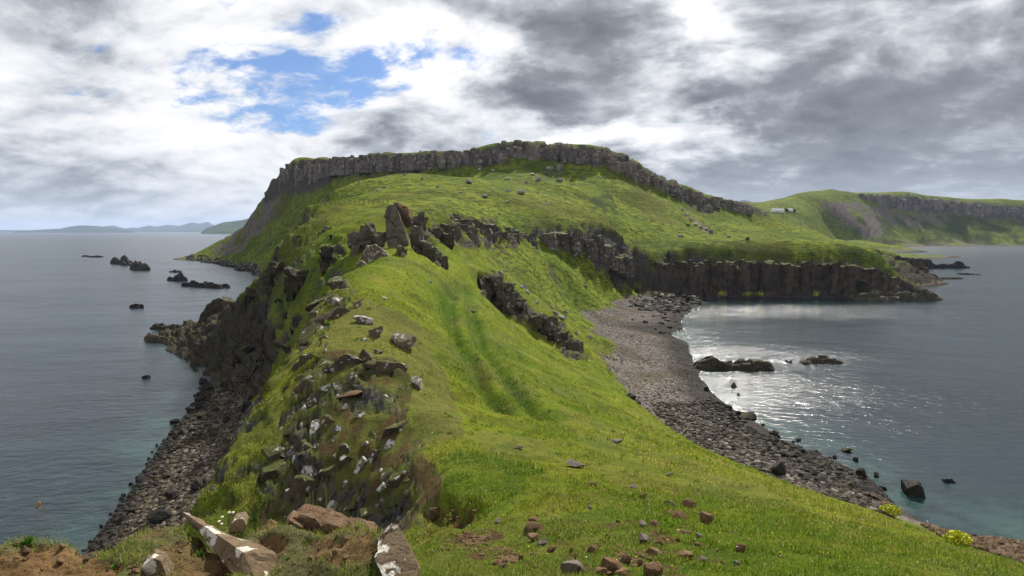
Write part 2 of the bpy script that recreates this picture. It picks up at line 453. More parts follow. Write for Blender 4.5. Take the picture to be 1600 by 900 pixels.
# far hill on the right with the farm
ptsY([(1200, 346, 820), (1250, 358, 780), (1300, 368, 800), (1215, 332, 1100), (1255, 332, 1140), (1340, 372, 1000)])
FAR_TOP = [(1150, 322, 1250), (1200, 318, 1250), (1235, 311, 1260), (1260, 303, 1290), (1300, 296, 1340), (1330, 301, 1380), (1400, 305, 1440), (1450, 310, 1470), (1500, 315, 1490), (1560, 319, 1510), (1600, 320, 1530), (1700, 322, 1560), (1850, 326, 1650)]
FAR_FOOT = [(1345, 312, 1360), (1400, 324, 1410), (1450, 330, 1435), (1500, 335, 1455), (1560, 338, 1475), (1600, 340, 1495), (1700, 342, 1525)]
lineY(FAR_TOP, 18)
lineY(FAR_FOOT, 18)
behind(FAR_TOP, 250, -20)
behind(FAR_TOP, 800, -40)
ptsY([(1280, 330, 1200), (1340, 345, 1230), (1380, 360, 1280), (1450, 362, 1340), (1550, 364, 1380), (1650, 366, 1400)])
lineZ([(1372, 386, 1.5), (1450, 384, 1.5), (1530, 383, 1.5), (1600, 383, 1.5), (1720, 383, 1.5)], 30)
ptsZ([(1380, 390, -4), (1450, 388, -5), (1530, 387, -5), (1600, 387, -5), (1740, 388, -5)])

ptsW([(-900, 1000, -8), (-2000, 600, -8), (-1500, 1700, -8), (-800, 2100, -8), (1500, 800, -8), (-600, 300, -8), (600, 200, -8), (900, 500, -8), (2000, 900, -8), (-1200, 300, -8), (-300, 150, -8), (300, 100, -8), (-150, 60, -7), (150, 40, -5)])

# ------------------------------------------------------------------ radial basis surface in log-polar plan coordinates
def lp(x, y):
    return np.arctan2(x, y), 0.5 * np.log(x * x + y * y + 1.0)
def rbf_fit(P, c=0.004, lam=0.0006):
    a, b = lp(P[:, 0], P[:, 1])
    U = np.stack([a, b], 1)
    d = np.sqrt(((U[:, None] - U[None]) ** 2).sum(-1) + c * c)
    n = len(P)
    A = np.zeros((n + 3, n + 3))
    A[:n, :n] = -d + np.eye(n) * lam
    A[:n, n] = 1; A[n, :n] = 1
    A[:n, n + 1:] = U; A[n + 1:, :n] = U.T
    rhs = np.zeros(n + 3); rhs[:n] = P[:, 2]
    w = np.linalg.solve(A, rhs)
    return U, w, c
def rbf_eval(model, a, b):
    U, w, c = model
    n = len(U)
    out = np.empty(a.size, np.float64)
    Q = np.stack([a.ravel(), b.ravel()], 1).astype(np.float32)
    U32 = U.astype(np.float32)
    u2 = (U32 ** 2).sum(1)
    wn = w[:n].astype(np.float32)
    for i in range(0, len(Q), 20000):
        q = Q[i:i + 20000]
        d = q @ U32.T
        d *= -2
        d += u2[None]
        d += (q ** 2).sum(1)[:, None]
        np.maximum(d, 0, out=d)
        d += np.float32(c * c)
        np.sqrt(d, out=d)
        out[i:i + 20000] = -(d @ wn)
    out += w[n] + Q[:, 0] * w[n + 1] + Q[:, 1] * w[n + 2]
    return out.reshape(a.shape)

CT = np.array(CTRL)
MODEL = rbf_fit(CT)
NC_IN, NC_OUT, NR = 860, 60, 700
th = np.concatenate([np.linspace(-66, -41.5, NC_OUT, endpoint=False), np.linspace(-41.5, 41.5, NC_IN), np.linspace(41.5, 66, NC_OUT + 1)[1:]])
TH = np.radians(th)
LR = np.linspace(math.log(2.6), math.log(2300.0), NR)
def up2(Z):                         # bilinear doubling of a coarse grid
    return Z
ca = np.interp(np.linspace(0, len(TH) - 1, len(TH) // 2), np.arange(len(TH)), TH)
cb_ = np.linspace(LR[0], LR[-1], NR // 2)
CA, CB = np.meshgrid(ca, cb_)
DC = np.exp(CB)
_a, _b = CA, 0.5 * np.log(DC * DC + 1.0)
ZC = rbf_eval(MODEL, _a, _b)
def bil(a, b):
    """bilinear lookup of the coarse base height"""
    ia = np.clip(np.interp(a, ca, np.arange(len(ca))), 0, len(ca) - 1.001)
    ib = np.clip((b - cb_[0]) / (cb_[1] - cb_[0]), 0, len(cb_) - 1.001)
    i0 = ia.astype(int); j0 = ib.astype(int)
    fa = ia - i0; fb = ib - j0
    z00 = ZC[j0, i0]; z01 = ZC[j0, i0 + 1]; z10 = ZC[j0 + 1, i0]; z11 = ZC[j0 + 1, i0 + 1]
    return (z00 * (1 - fa) + z01 * fa) * (1 - fb) + (z10 * (1 - fa) + z11 * fa) * fb
A, B = np.meshgrid(TH, LR)
D = np.exp(B)
X = np.sin(A) * D
Y = np.cos(A) * D
Z0 = bil(A, B)

# ------------------------------------------------------------------ surface masks (what the ground is made of, by place)
def inpoly(px, py, poly):
    poly = np.array(poly, float)
    ins = np.zeros(px.shape, bool)
    n = len(poly)
    for i in range(n):
        x1, y1 = poly[i]; x2, y2 = poly[(i + 1) % n]
        c = ((y1 > py) != (y2 > py)) & (px < (x2 - x1) * (py - y1) / (y2 - y1 + 1e-9) + x1)
        ins ^= c
    return ins
dB = LR[1] - LR[0]
def slope_of(Z):
    gr = np.gradient(Z, axis=0) / (dB * D)
    gt = np.gradient(Z, TH, axis=1) / D
    return gr, gt
GR, GT = slope_of(Z0)
SLP = np.hypot(GR, GT)

# long-wave relief limited by the local mesh size, so that detail grows finer towards the camera
Zr = Z0.copy()
land = sstep(Z0, -1.0, 2.5)
flat_beach = 1 - sstep(Z0, 3.0, 5.0)
cell = dB * D
for i, lam in enumerate([0.22, 0.45, 0.9, 1.8, 3.6, 7.5, 15, 30, 60, 120]):
    wgt = sstep(lam / cell, 2.2, 5.0) * (1 - sstep(lam / D, 0.10, 0.22))
    amp = (0.050 if lam < 1 else 0.040) * lam
    idx = wgt > 0.01
    nz = np.zeros_like(Z0)
    nz[idx] = vnoise(X[idx] / lam, Y[idx] / lam, None, 50 + i) + 0.5 * vnoise(X[idx] / lam * 1.7 + 9.1, Y[idx] / lam * 1.7, None, 80 + i)
    Zr += nz * wgt * amp * land * (1 - 0.55 * flat_beach)
# sheep terraces on the steep grass
ter = np.sin(Zr * 2 * np.pi / 1.5 + 5.0 * fbm(X / 14, Y / 14, None, 7, 3)) * sstep(SLP, 0.22, 0.5) * sstep(D, 60, 130) * (1 - sstep(D, 520, 700)) * land
Zr += 0.38 * ter * (0.5 + 0.5 * vnoise(X / 18, Y / 18, None, 31))
# two worn tracks along the grass ridge
def track(pts, wid, dep):
    global Zr
    q = np.array([PY(*p)[:2] for p in pts])
    best = np.full(X.shape, 1e9); tt = np.zeros(X.shape)
    m = (D > 15) & (D < 130)
    xx, yy = X[m], Y[m]
    bb = np.full(xx.shape, 1e9)
    for a, b in zip(q[:-1], q[1:]):
        ab = b - a
        t = np.clip(((xx - a[0]) * ab[0] + (yy - a[1]) * ab[1]) / (ab @ ab), 0, 1)
        bb = np.minimum(bb, np.hypot(xx - a[0] - t * ab[0], yy - a[1] - t * ab[1]))
    best[m] = bb
    Zr -= dep * np.exp(-(best / wid) ** 2)
    return best
T1 = track([(716, 430, 92), (700, 470, 74), (706, 510, 61), (722, 555, 50), (752, 600, 42), (790, 640, 36)], 0.75, 1.0)
T2 = track([(728, 440, 95), (738, 480, 78), (748, 530, 62), (775, 580, 50), (815, 625, 42), (860, 660, 36)], 0.75, 1.0)
TRK = np.exp(-(np.minimum(T1, T2) / 1.1) ** 2)

PX, PYY = project(np.stack([X, Y, Z0], -1))
wob = 13.0
PXn = PX + wob * fbm(X / (0.03 * D + 1), Y / (0.03 * D + 1), None, 3, 4) * 1.6
PYn = PYY + wob * fbm(X / (0.03 * D + 1), Y / (0.03 * D + 1), None, 4, 4) * 1.0
def region(poly, y0, y1, strength=1.0):
    return inpoly(PXn, PYn, poly) * ((Y > y0) & (Y < y1)) * strength
ROCK = np.zeros_like(X)
def rk(poly, y0, y1, s=1.0):
    global ROCK
    ROCK = np.maximum(ROCK, region(poly, y0, y1, s))
n_mid = fbm(X / 3.0, Y / 3.0, Z0 / 3.0, 21, 4)
n_far = fbm(X / 9.0, Y / 9.0, Z0 / 9.0, 22, 4)
nn = np.where(D < 60, n_mid * 0 + fbm(X / 1.6, Y / 1.6, Z0 / 1.6, 23, 4), np.where(D < 200, n_mid, n_far))
# knob above the saddle
knob = region([(405, 850), (420, 770), (445, 690), (470, 610), (505, 552), (560, 545), (620, 560), (650, 600), (630, 650), (660, 700), (690, 730), (690, 800), (600, 845)], 15, 37)
ROCK = np.maximum(ROCK, knob * sstep(nn, -0.12, 0.10) * (1 - 0.85 * sstep(PX + 18 * nn, 600, 665)))
rk([(490, 470), (520, 440), (545, 440), (560, 470), (500, 530), (460, 570), (470, 530)], 38, 75, 1.0)
ROCK = np.where((Y > 38) & (Y < 75) & (nn < -0.08), 0, ROCK)
# seaward side of the ridge and the shore outcrop
sea_side = region([(408, 400), (450, 345), (492, 330), (520, 360), (545, 400), (535, 425), (500, 480), (455, 560), (425, 640), (380, 640), (330, 585), (225, 530), (230, 505), (330, 465), (405, 450)], 78, 235)
green = region([(440, 395), (505, 350), (545, 395), (520, 420), (470, 470), (430, 500), (425, 440)], 78, 235)
outc = region([(225, 505), (330, 462), (412, 462), (425, 560), (405, 630), (330, 590)], 95, 240)
ROCK = np.maximum(ROCK, sea_side * sstep(nn, 0.05, 0.15) * (1 - green * 0.9))
ROCK = np.maximum(ROCK, green * sstep(nn, 0.18, 0.26))
ROCK = np.maximum(ROCK, outc)
# dark rib in the grass slope and the broken crag under the upper field
rk([(750, 428), (790, 428), (805, 455), (850, 492), (905, 540), (912, 562), (888, 556), (830, 512), (790, 492), (752, 458)], 85, 200)
KNOBM = knob
crag2 = region([(632, 322), (700, 332), (760, 343), (835, 364), (875, 350), (935, 356), (985, 384), (1010, 395), (1000, 460), (975, 440), (930, 408), (872, 392), (830, 392), (760, 392), (700, 386), (640, 378)], 100, 300)
ROCK = np.maximum(ROCK, crag2 * sstep(nn, -0.05, 0.10))
rk([(636, 362), (655, 362), (692, 405), (692, 420), (670, 405)], 84, 112)
# sea cliff: dark wall below a green brow
rk([(985, 425), (1040, 408), (1150, 410), (1330, 416), (1385, 420), (1470, 456), (1475, 475), (1080, 475), (1000, 455)], 262, 330)
rk([(1365, 396), (1445, 404), (1520, 412), (1520, 440), (1365, 436)], 330, 640)
# crag of the big hill, crag of the far hill
rk([(410, 322), (425, 280), (455, 248), (560, 241), (720, 233), (870, 222), (920, 227), (980, 247), (1100, 300), (1200, 332), (1200, 342), (1100, 320), (980, 279), (920, 258), (870, 252), (720, 263), (560, 270), (520, 276), (480, 294), (440, 306)], 425, 620)
rk([(1340, 300), (1500, 314), (1720, 322), (1720, 344), (1600, 342), (1500, 337), (1400, 326)], 1340, 1600)
# steep bare ground anywhere
steep = (1 - 0.75 * sea_side) * sstep(SLP + 0.9 * nn, 1.35, 1.7) * (Z0 > 0.2) * (D > 12) * np.where(D > 330, 0.0, 1.0)
ROCK = np.maximum(ROCK, steep)
shore_ = (1 - sstep(Z0, 3.0 , 4.0)) * sstep(Z0, -6, -3)
BEACH = 1 - sstep(Z0 + 0.8 * nn, 3.2, 4.0)
BEACH = np.where(D > 330, 1 - sstep(Z0 + 1.5 * nn, 1.2, 2.6), BEACH)
BEACH *= (1 - outc)
# heather and bracken patches, scree, lush hollow with shade painted in, dry grass, bare soil
DARK = np.zeros_like(X)
for poly, y0, y1, s in [
    ([(900, 305), (960, 308), (985, 325), (930, 328)], 280, 460, 1), ([(820, 345), (900, 335), (960, 350), (990, 380), (930, 392), (860, 372)], 190, 330, .8),
    ([(990, 380), (1060, 372), (1200, 380), (1380, 392), (1385, 412), (1000, 412)], 285, 330, .7),
    ([(1300, 340), (1480, 338), (1720, 342), (1720, 384), (1400, 384), (1340, 372)], 1100, 1500, 1.0),
    ([(1310, 300), (1345, 303), (1345, 318), (1310, 312)], 1200, 1450, .8)]:
    DARK = np.maximum(DARK, region(poly, y0, y1, s))
n_vf = fbm(X / 28.0, Y / 28.0, Z0 / 28.0, 24, 4)
DARK *= np.where(D > 900, sstep(n_vf, -0.15, 0.10), sstep(n_far, -0.25, 0.15))
SCREE = np.zeros_like(X)
for poly, y0, y1, s in [
    ([(325, 392), (400, 330), (420, 300), (445, 312), (420, 345), (375, 395)], 470, 760, 1), ([(282, 400), (405, 412), (430, 440), (280, 425)], 430, 800, 1),
    ([(1060, 318), (1080, 318), (1120, 362), (1100, 362)], 400, 500, .8), ([(1285, 316), (1400, 324), (1500, 336), (1510, 354), (1400, 350), (1380, 374), (1330, 368), (1300, 340)], 1100, 1500, 1.0),
    ([(1280, 372), (1400, 378), (1620, 378), (1620, 392), (1380, 392)], 1000, 1500, .6), ([(860, 245), (890, 248), (880, 300), (840, 290)], 380, 460, .35)]:
    SCREE = np.maximum(SCREE, region(poly, y0, y1, s))
SCREE *= np.where(D > 900, sstep(-n_vf, -0.2, 0.0), sstep(n_far, -0.3, 0.05))
LUSH = np.maximum(TRK * (fbm(X / 2.5, Y / 2.5, None, 66, 2) * 0.5 + 0.85), region([(690, 720), (720, 695), (800, 690), (840, 740), (780, 800), (750, 780), (700, 770)], 15, 30, .75) * sstep(fbm(X / 1.1, Y / 1.1, None, 65, 4), -.35, .35))  # second patch: lush grass, with the knob's cast shadow painted into its green
LUSH = np.maximum(LUSH, region([(650, 880), (780, 860), (1000, 760), (1150, 770), (1600, 900), (1600, 910), (650, 910)], 7, 40, .6) * (fbm(X / 1.2, Y / 1.2, None, 67, 3) * 1.2 + .65))
LUSH = np.maximum(LUSH, region([(740, 600), (900, 640), (1150, 760), (1500, 860), (1400, 860), (900, 720), (760, 660)], 20, 60, .55) * sstep(fbm(X / 2.2, Y / 2.2, None, 68, 3), -.2, .3))
LUSH = np.maximum(LUSH, green * .5)
DRY = np.maximum(region([(490, 540), (560, 470), (650, 500), (700, 600), (720, 680), (660, 700), (630, 600), (560, 560)], 24, 60, .8), 0.35 * sstep(fbm(X / 6, Y / 6, None, 71, 3), .05, .45) * (D < 200))
DRY = np.maximum(DRY, region([(640, 790), (760, 840), (1000, 870), (900, 900), (640, 900)], 7, 18, .5) * sstep(fbm(X / .8, Y / .8, None, 72, 3), -.1, .3))
SOIL = region([(690, 840), (760, 825), (800, 850), (820, 890), (760, 885)], 8, 17, 1.0) * sstep(fbm(X / .35, Y / .35, None, 73, 3), -.12, .12)
SOIL = np.maximum(SOIL, region([(655, 806), (690, 780), (740, 782), (750, 810), (700, 822), (640, 828)], 14, 20, 1.0) * sstep(fbm(X / .4, Y / .4, None, 77, 3), -.35, -.1))
SOIL = np.maximum(SOIL, region([(880, 750), (1130, 760), (1130, 900), (820, 900)], 8, 22, .9) * sstep(fbm(X / .5, Y / .5, None, 74, 3), .22, .36))
SOIL = np.maximum(SOIL, knob * sstep(fbm(X / .9, Y / .9, Z0 / .9, 75, 3), .08, .25) * .8)
DRY = np.maximum(DRY, knob * .8)
DARK = np.maximum(DARK, knob * sstep(fbm(X / 1.3, Y / 1.3, Z0 / 1.3, 76, 3), -.4, .1) * .9)

flank = region([(290, 800), (340, 725), (380, 660), (440, 565), (500, 470), (530, 425), (540, 450), (500, 560), (450, 680), (420, 790), (400, 850), (300, 850)], 20, 70)
Zr += flank * (0.30 * fbm(X / 1.4, Y / 1.4, None, 301, 4) + 0.16 * fbm(X / .5, Y / .5, None, 302, 3))
DARK = np.maximum(DARK, flank * sstep(fbm(X / 1.2, Y / 1.2, Z0 / 1.2, 303, 4), 0.0, .22) * .85)
DRY = np.maximum(DRY, flank * sstep(fbm(X / 1.9, Y / 1.9, Z0 / 1.9, 304, 3), 0.0, .3) * .6)
ROCK = np.maximum(ROCK, flank * sstep(fbm(X / 1.5, Y / 1.5, Z0 / 1.5, 305, 4), .24, .34))
mott = fbm(X / 4.5, Y / 4.5, None, 306, 4)
DRY = np.maximum(DRY, sstep(mott, .12, .42) * .55 * (D < 160) * (D > 18))
DARK = np.maximum(DARK, sstep(-mott + .5 * fbm(X / .9, Y / .9, None, 307, 3), .22, .5) * .45 * (D < 160) * (D > 18))
# hollow under the knob: real cut with an overhung back wall
pit = np.exp(-(((PX - 712) / 46) ** 2 + ((PYY - 800) / 20) ** 2) ** 2) * ((Y > 13) & (Y < 21))
Zr -= 0.75 * pit * (0.8 + 0.5 * fbm(X / .5, Y / .5, None, 308, 3))
# broken steps on bare rock
P3 = np.stack([X, Y, Zr], -1)
gr, gt = slope_of(Zr)
er = np.stack([np.sin(A), np.cos(A), np.zeros_like(A)], -1)
et = np.stack([np.cos(A), -np.sin(A), np.zeros_like(A)], -1)
NRM = -er * gr[..., None] - et * gt[..., None]
NRM[..., 2] = 1
NRM /= np.linalg.norm(NRM, axis=-1, keepdims=True)
def blocks(mask, s, amp, seed, zs=1.0, tilt=0.0):
    global P3
    idx = mask > 0.04
    if not idx.any():
        return
    x, y, z = P3[idx][:, 0], P3[idx][:, 1], P3[idx][:, 2]
    wx = x + 0.35 * s * vnoise(x / s * 1.3, y / s * 1.3, z / s * 1.3, seed + 40)
    wz = z + 0.35 * s * vnoise(x / s * 1.3 + 7, y / s * 1.3, z / s * 1.3, seed + 41) + tilt * x
    d1, d2, cid = cells(wx / s, y / s, wz / (s * zs), seed)
    dis = (cid - 0.5) * amp * s - 0.45 * amp * s * np.exp(-(d2 - d1) * 7.0)
    P3[idx] += NRM[idx] * (dis * mask[idx])[:, None]
blocks(ROCK * (D < 60), 1.0, 0.36, 101)
blocks(ROCK * (D < 60), 0.42, 0.40, 111)
blocks(ROCK * ((D >= 60) & (D < 260)) * (1 - outc), 3.2, 0.62, 121)
blocks(ROCK * ((D >= 60) & (D < 260)) * (1 - outc), 1.3, 0.5, 131)
blocks(ROCK * outc, 4.2, 0.62, 126, 0.55, 0.55)
blocks(ROCK * outc, 1.6, 0.5, 136, 0.5, 0.55)
blocks(ROCK * (D >= 260), 6.0, 0.5, 141, 1.6)
blocks(SCREE * (D > 400), 5.0, 0.35, 151)

# ------------------------------------------------------------------ ground mesh
def grid_faces(nr, nc, keep=None):
    i = np.arange(nr * nc).reshape(nr, nc)
    q = np.stack([i[:-1, :-1], i[:-1, 1:], i[1:, 1:], i[1:, :-1]], -1).reshape(-1, 4)
    if keep is not None:
        k = keep[:-1, :-1] | keep[:-1, 1:] | keep[1:, 1:] | keep[1:, :-1]
        q = q[k.ravel()]
    return q
def mesh_np(name, V, F, attrs=None, smooth=True):
    used = np.zeros(len(V), bool)
    used[F.ravel()] = True
    remap = np.cumsum(used) - 1
    V = V[used]
    F = remap[F]
    me = bpy.data.meshes.new(name)
    k = F.shape[1]
    me.vertices.add(len(V))
    me.vertices.foreach_set('co', V.astype(np.float32).ravel())
    me.loops.add(F.size)
    me.loops.foreach_set('vertex_index', F.astype(np.int32).ravel())
    me.polygons.add(len(F))
    me.polygons.foreach_set('loop_start', (np.arange(len(F)) * k).astype(np.int32))
    me.polygons.foreach_set('use_smooth', np.full(len(F), smooth))
    for an, av in (attrs or {}).items():
        a = me.attributes.new(an, 'FLOAT', 'POINT')
        a.data.foreach_set('value', np.asarray(av, np.float32).ravel()[used])
    me.update(calc_edges=True)
    me.validate()
    return me
def link(name, me, mat=None, parent=None, **props):
    o = bpy.data.objects.new(name, me)
    COL.objects.link(o)
    if mat is not None and me is not None and len(me.materials) == 0:
        me.materials.append(mat)
    if parent is not None:
        o.parent = parent
    for k, v in props.items():
        o[k] = v
    return o

# ------------------------------------------------------------------ materials
def new_mat(name):
    m = bpy.data.materials.new(name)
    m.use_nodes = True
    t = NT(m.node_tree)
    b = t.n.get('Principled BSDF')
    return m, t, b
def pos(t):
    return t.new('ShaderNodeNewGeometry').outputs['Position']
def bumped(t, b, h, strength=0.5, dist=0.1):
    bp = t.new('ShaderNodeBump')
    bp.inputs['Strength'].default_value = strength
    bp.inputs['Distance'].default_value = dist
    t.put(bp.inputs['Height'], h)
    t.l.new(bp.outputs[0], b.inputs['Normal'])

def rock_colour(t, p, k=1.0, brown=(0.085, 0.066, 0.048), grey=(0.075, 0.073, 0.070), dark=(0.022, 0.020, 0.018)):
    n1 = t.noise(p, 0.55 * k, 6.0, 0.6)
    n2 = t.noise(p, 3.0 * k, 6.0, 0.65)
    c = t.mix(t.step(n1, 0.38, 0.62), brown, grey)
    c = t.mix(t.step(n2, 0.52, 0.34), c, dark)
    return c, n2
def ground_material():
    m, t, b = new_mat("ground_cover")
    p = pos(t)
    a = {k: t.attr(k) for k in ('rock', 'beach', 'dark', 'scree', 'lush', 'dry', 'soil', 'wet', 'fine')}
    # grass: yellow-green with patches at several sizes
    nL = t.noise(p, 0.045, 5.0, 0.6)
    nM = t.noise(p, 0.30, 6.0, 0.62)
    nS = t.noise(p, 2.3, 6.0, 0.68)
    nX = t.noise(p, 14.0, 5.0, 0.7)
    g = t.mix(t.step(nL, 0.36, 0.64), (0.116, 0.166, 0.014), (0.190, 0.222, 0.021))
    g = t.mix(t.step(nM, 0.54, 0.70), g, (0.245, 0.238, 0.038))
    g = t.mix(t.math('MULTIPLY', t.step(nM, 0.47, 0.30), 0.8), g, (0.078, 0.114, 0.010))
    g = t.mix(t.math('MULTIPLY', t.step(nS, 0.49, 0.33), 0.75), g, (0.026, 0.048, 0.008))
    g = t.mix(t.math('MULTIPLY', t.step(nX, 0.50, 0.36), 0.5), g, (0.030, 0.050, 0.010))
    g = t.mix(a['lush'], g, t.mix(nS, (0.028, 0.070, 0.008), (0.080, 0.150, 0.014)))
    g = t.mix(t.math('MULTIPLY', a['dry'], 0.75), g, t.mix(nS, (0.085, 0.078, 0.030), (0.165, 0.150, 0.060)))
    g = t.mix(t.math('MULTIPLY', a['dark'], 0.85), g, t.mix(nS, (0.014, 0.018, 0.009), (0.050, 0.062, 0.016)))
    # bare earth
    # sheep tracks and tussocks read as darker lines along the slope
    pz = t.new('ShaderNodeSeparateXYZ'); t.put(pz.inputs[0], p)
    ph = t.math('ADD', t.math('MULTIPLY', pz.outputs[2], 0.72), t.math('MULTIPLY', t.noise(p, 0.05, 4.0, 0.6), 7.0))
    sawt = t.math('FRACT', ph)
    lines = t.math('MULTIPLY', t.step(sawt, 0.62, 0.92), t.step(t.noise(p, 0.10, 5.0, 0.65), 0.40, 0.55))
    lines = t.math('MULTIPLY', lines, t.attr('fine'))
    g = t.mix(t.math('MULTIPLY', lines, 0.8), g, (0.036, 0.042, 0.010))
    tus = t.math('MULTIPLY', t.step(t.noise(p, 0.30, 6.0, 0.75), 0.53, 0.40), t.attr('fine'))
    g = t.mix(t.math('MULTIPLY', tus, 0.75), g, (0.040, 0.052, 0.010))
    big = t.noise(p, 0.018, 5.0, 0.65)
    g = t.mix(t.math('MULTIPLY', t.step(big, 0.50, 0.66), t.math('MULTIPLY', t.attr('fine'), 0.65)), g, (0.072, 0.068, 0.014))
    g = t.mix(t.math('MULTIPLY', t.step(big, 0.46, 0.34), t.math('MULTIPLY', t.attr('fine'), 0.55)), g, (0.040, 0.075, 0.008))
    s = t.mix(t.noise(p, 5.0, 6.0, 0.7), (0.040, 0.024, 0.013), (0.150, 0.088, 0.048))
    n_dk = t.noise(p, 0.5, 6.0, 0.65)
    # rock with moss on its ledges and pale lichen
    rc, rn = rock_colour(t, p)
    nz = t.new('ShaderNodeSeparateXYZ')
    t.put(nz.inputs[0], t.new('ShaderNodeNewGeometry').outputs['Normal'])
    moss = t.step(t.math('ADD', nz.outputs[2], t.math('MULTIPLY', t.math('SUBTRACT', nM, 0.5), 1.2)), 0.72, 0.98)
    lic = t.math('MULTIPLY', t.step(t.noise(p, 1.5, 5.0, 0.55), 0.62, 0.67), t.math('SUBTRACT', 1.0, a['wet']))
    rc = t.mix(t.math('MULTIPLY', lic, 0.55), rc, (0.30, 0.29, 0.26))
    rc = t.mix(t.math('MULTIPLY', moss, t.math('SUBTRACT', 0.85, t.math('MULTIPLY', a['wet'], .75))), rc, t.mix(nS, (0.040, 0.055, 0.012), (0.105, 0.120, 0.022)))
    rc = t.mix(t.math('MULTIPLY', a['wet'], 0.7), rc, t.mix(n_dk, (0.020, 0.017, 0.013), (0.062, 0.050, 0.032)))
    # scree
    vs_ = t.voro(p, 0.55, out=1)
    sc = t.mix(t.math('MULTIPLY', t.vmath('DOT_PRODUCT', vs_, (0.4, 0.3, 0.3), out=1), 1.0), (0.060, 0.048, 0.042), (0.200, 0.165, 0.145))
    # shingle: each stone its own tone
    v1 = t.voro(p, 2.6, out=1)
    vv = t.vmath('DOT_PRODUCT', v1, (0.33, 0.33, 0.34), out=1)
    sh = t.ramp(vv, [(0.15, (0.045, 0.038, 0.034)), (0.45, (0.105, 0.090, 0.079)), (0.62, (0.140, 0.122, 0.107)), (0.85, (0.240, 0.215, 0.190))])
    sh = t.mix(t.math('MULTIPLY', t.step(t.noise(p, 0.10, 4.0, 0.5), 0.52, 0.66), 0.55), sh, (0.075, 0.058, 0.026))
    sh = t.mix(t.math('MULTIPLY', a['wet'], 0.72), sh, (0.020, 0.020, 0.018))
    col = t.mix(a['scree'], g, sc)
    col = t.mix(a['soil'], col, s)
    col = t.mix(a['rock'], col, rc)
    col = t.mix(a['beach'], col, sh)
    t.put(b.inputs['Base Color'], col)
    b.inputs['Roughness'].default_value = 0.9
    b.inputs['Specular IOR Level'].default_value = 0.02
    hg = t.math('ADD', t.math('MULTIPLY', nX, 0.35), t.math('MULTIPLY', nS, 0.65))
    hr = t.math('ADD', t.noise(p, 1.2, 8.0, 0.68), t.math('MULTIPLY', t.voro(p, 1.1, 'DISTANCE_TO_EDGE'), 0.6))
    hb = t.math('MULTIPLY', t.math('SUBTRACT', 1.0, t.voro(p, 2.6)), 0.5)
    nd = t.new('ShaderNodeMix', data_type='FLOAT')
    t.put(nd.inputs[0], a['rock']); t.put(nd.inputs[2], hg); t.put(nd.inputs[3], hr)
    nd2 = t.new('ShaderNodeMix', data_type='FLOAT')
    t.put(nd2.inputs[0], a['beach']); t.put(nd2.inputs[2], nd.outputs[0]); t.put(nd2.inputs[3], hb)
    farb = t.math('MULTIPLY', t.math('ADD', t.math('MULTIPLY', t.noise(p, 0.22, 6.0, 0.7), 5.0), t.math('MULTIPLY', t.noise(p, 0.06, 4.0, 0.6), 9.0)), t.attr('fine'))
    hall = t.math('ADD', nd2.outputs[0], t.math('ADD', farb, t.math('MULTIPLY', lines, -0.9)))
    bumped(t, b, hall, 0.9, 0.45)
    return m
GROUND = ground_material()
WET = 1 - sstep(Z0, 0.5, 1.4)
WET = np.maximum(WET, outc * 0.65)
WET = np.maximum(WET, (1 - sstep(Z0, 7, 13)) * (D > 255) * ROCK)
keep = (P3[..., 2] > -3.0)
F = grid_faces(NR, len(TH), keep)
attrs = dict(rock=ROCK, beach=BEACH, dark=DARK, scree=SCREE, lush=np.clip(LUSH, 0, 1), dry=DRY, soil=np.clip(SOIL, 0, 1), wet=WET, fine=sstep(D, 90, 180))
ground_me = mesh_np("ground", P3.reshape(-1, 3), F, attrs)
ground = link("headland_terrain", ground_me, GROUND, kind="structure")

# ------------------------------------------------------------------ height lookup on the finished ground
def gz(x, y):
    a = math.atan2(x, y)
    b = 0.5 * math.log(x * x + y * y)
    ia = float(np.interp(a, TH, np.arange(len(TH))))
    ib = min(max((b - LR[0]) / dB, 0), NR - 1.001)
    i0 = min(int(ia), len(TH) - 2); j0 = int(ib)
    fa = ia - i0; fb = ib - j0
    Zf = P3[..., 2]
    return float((Zf[j0, i0] * (1 - fa) + Zf[j0, i0 + 1] * fa) * (1 - fb) + (Zf[j0 + 1, i0] * (1 - fa) + Zf[j0 + 1, i0 + 1] * fa) * fb)
def on_ground(px, py, y0=2.7, y1=2200):
    """first place where the sight line through a pixel meets the ground"""
    d = rdir(px, py)
    Yv = np.exp(np.linspace(math.log(y0), math.log(y1), 900))
    prev = None
    for Yk in Yv:
        s = Yk / d[1]
        x, y, z = d[0] * s, Yk, CAM_H + d[2] * s
        if z <= gz(x, y):
            return np.array([x, y, gz(x, y)])
        if z < 0:
            return np.array([x, y, 0.0])
    return None

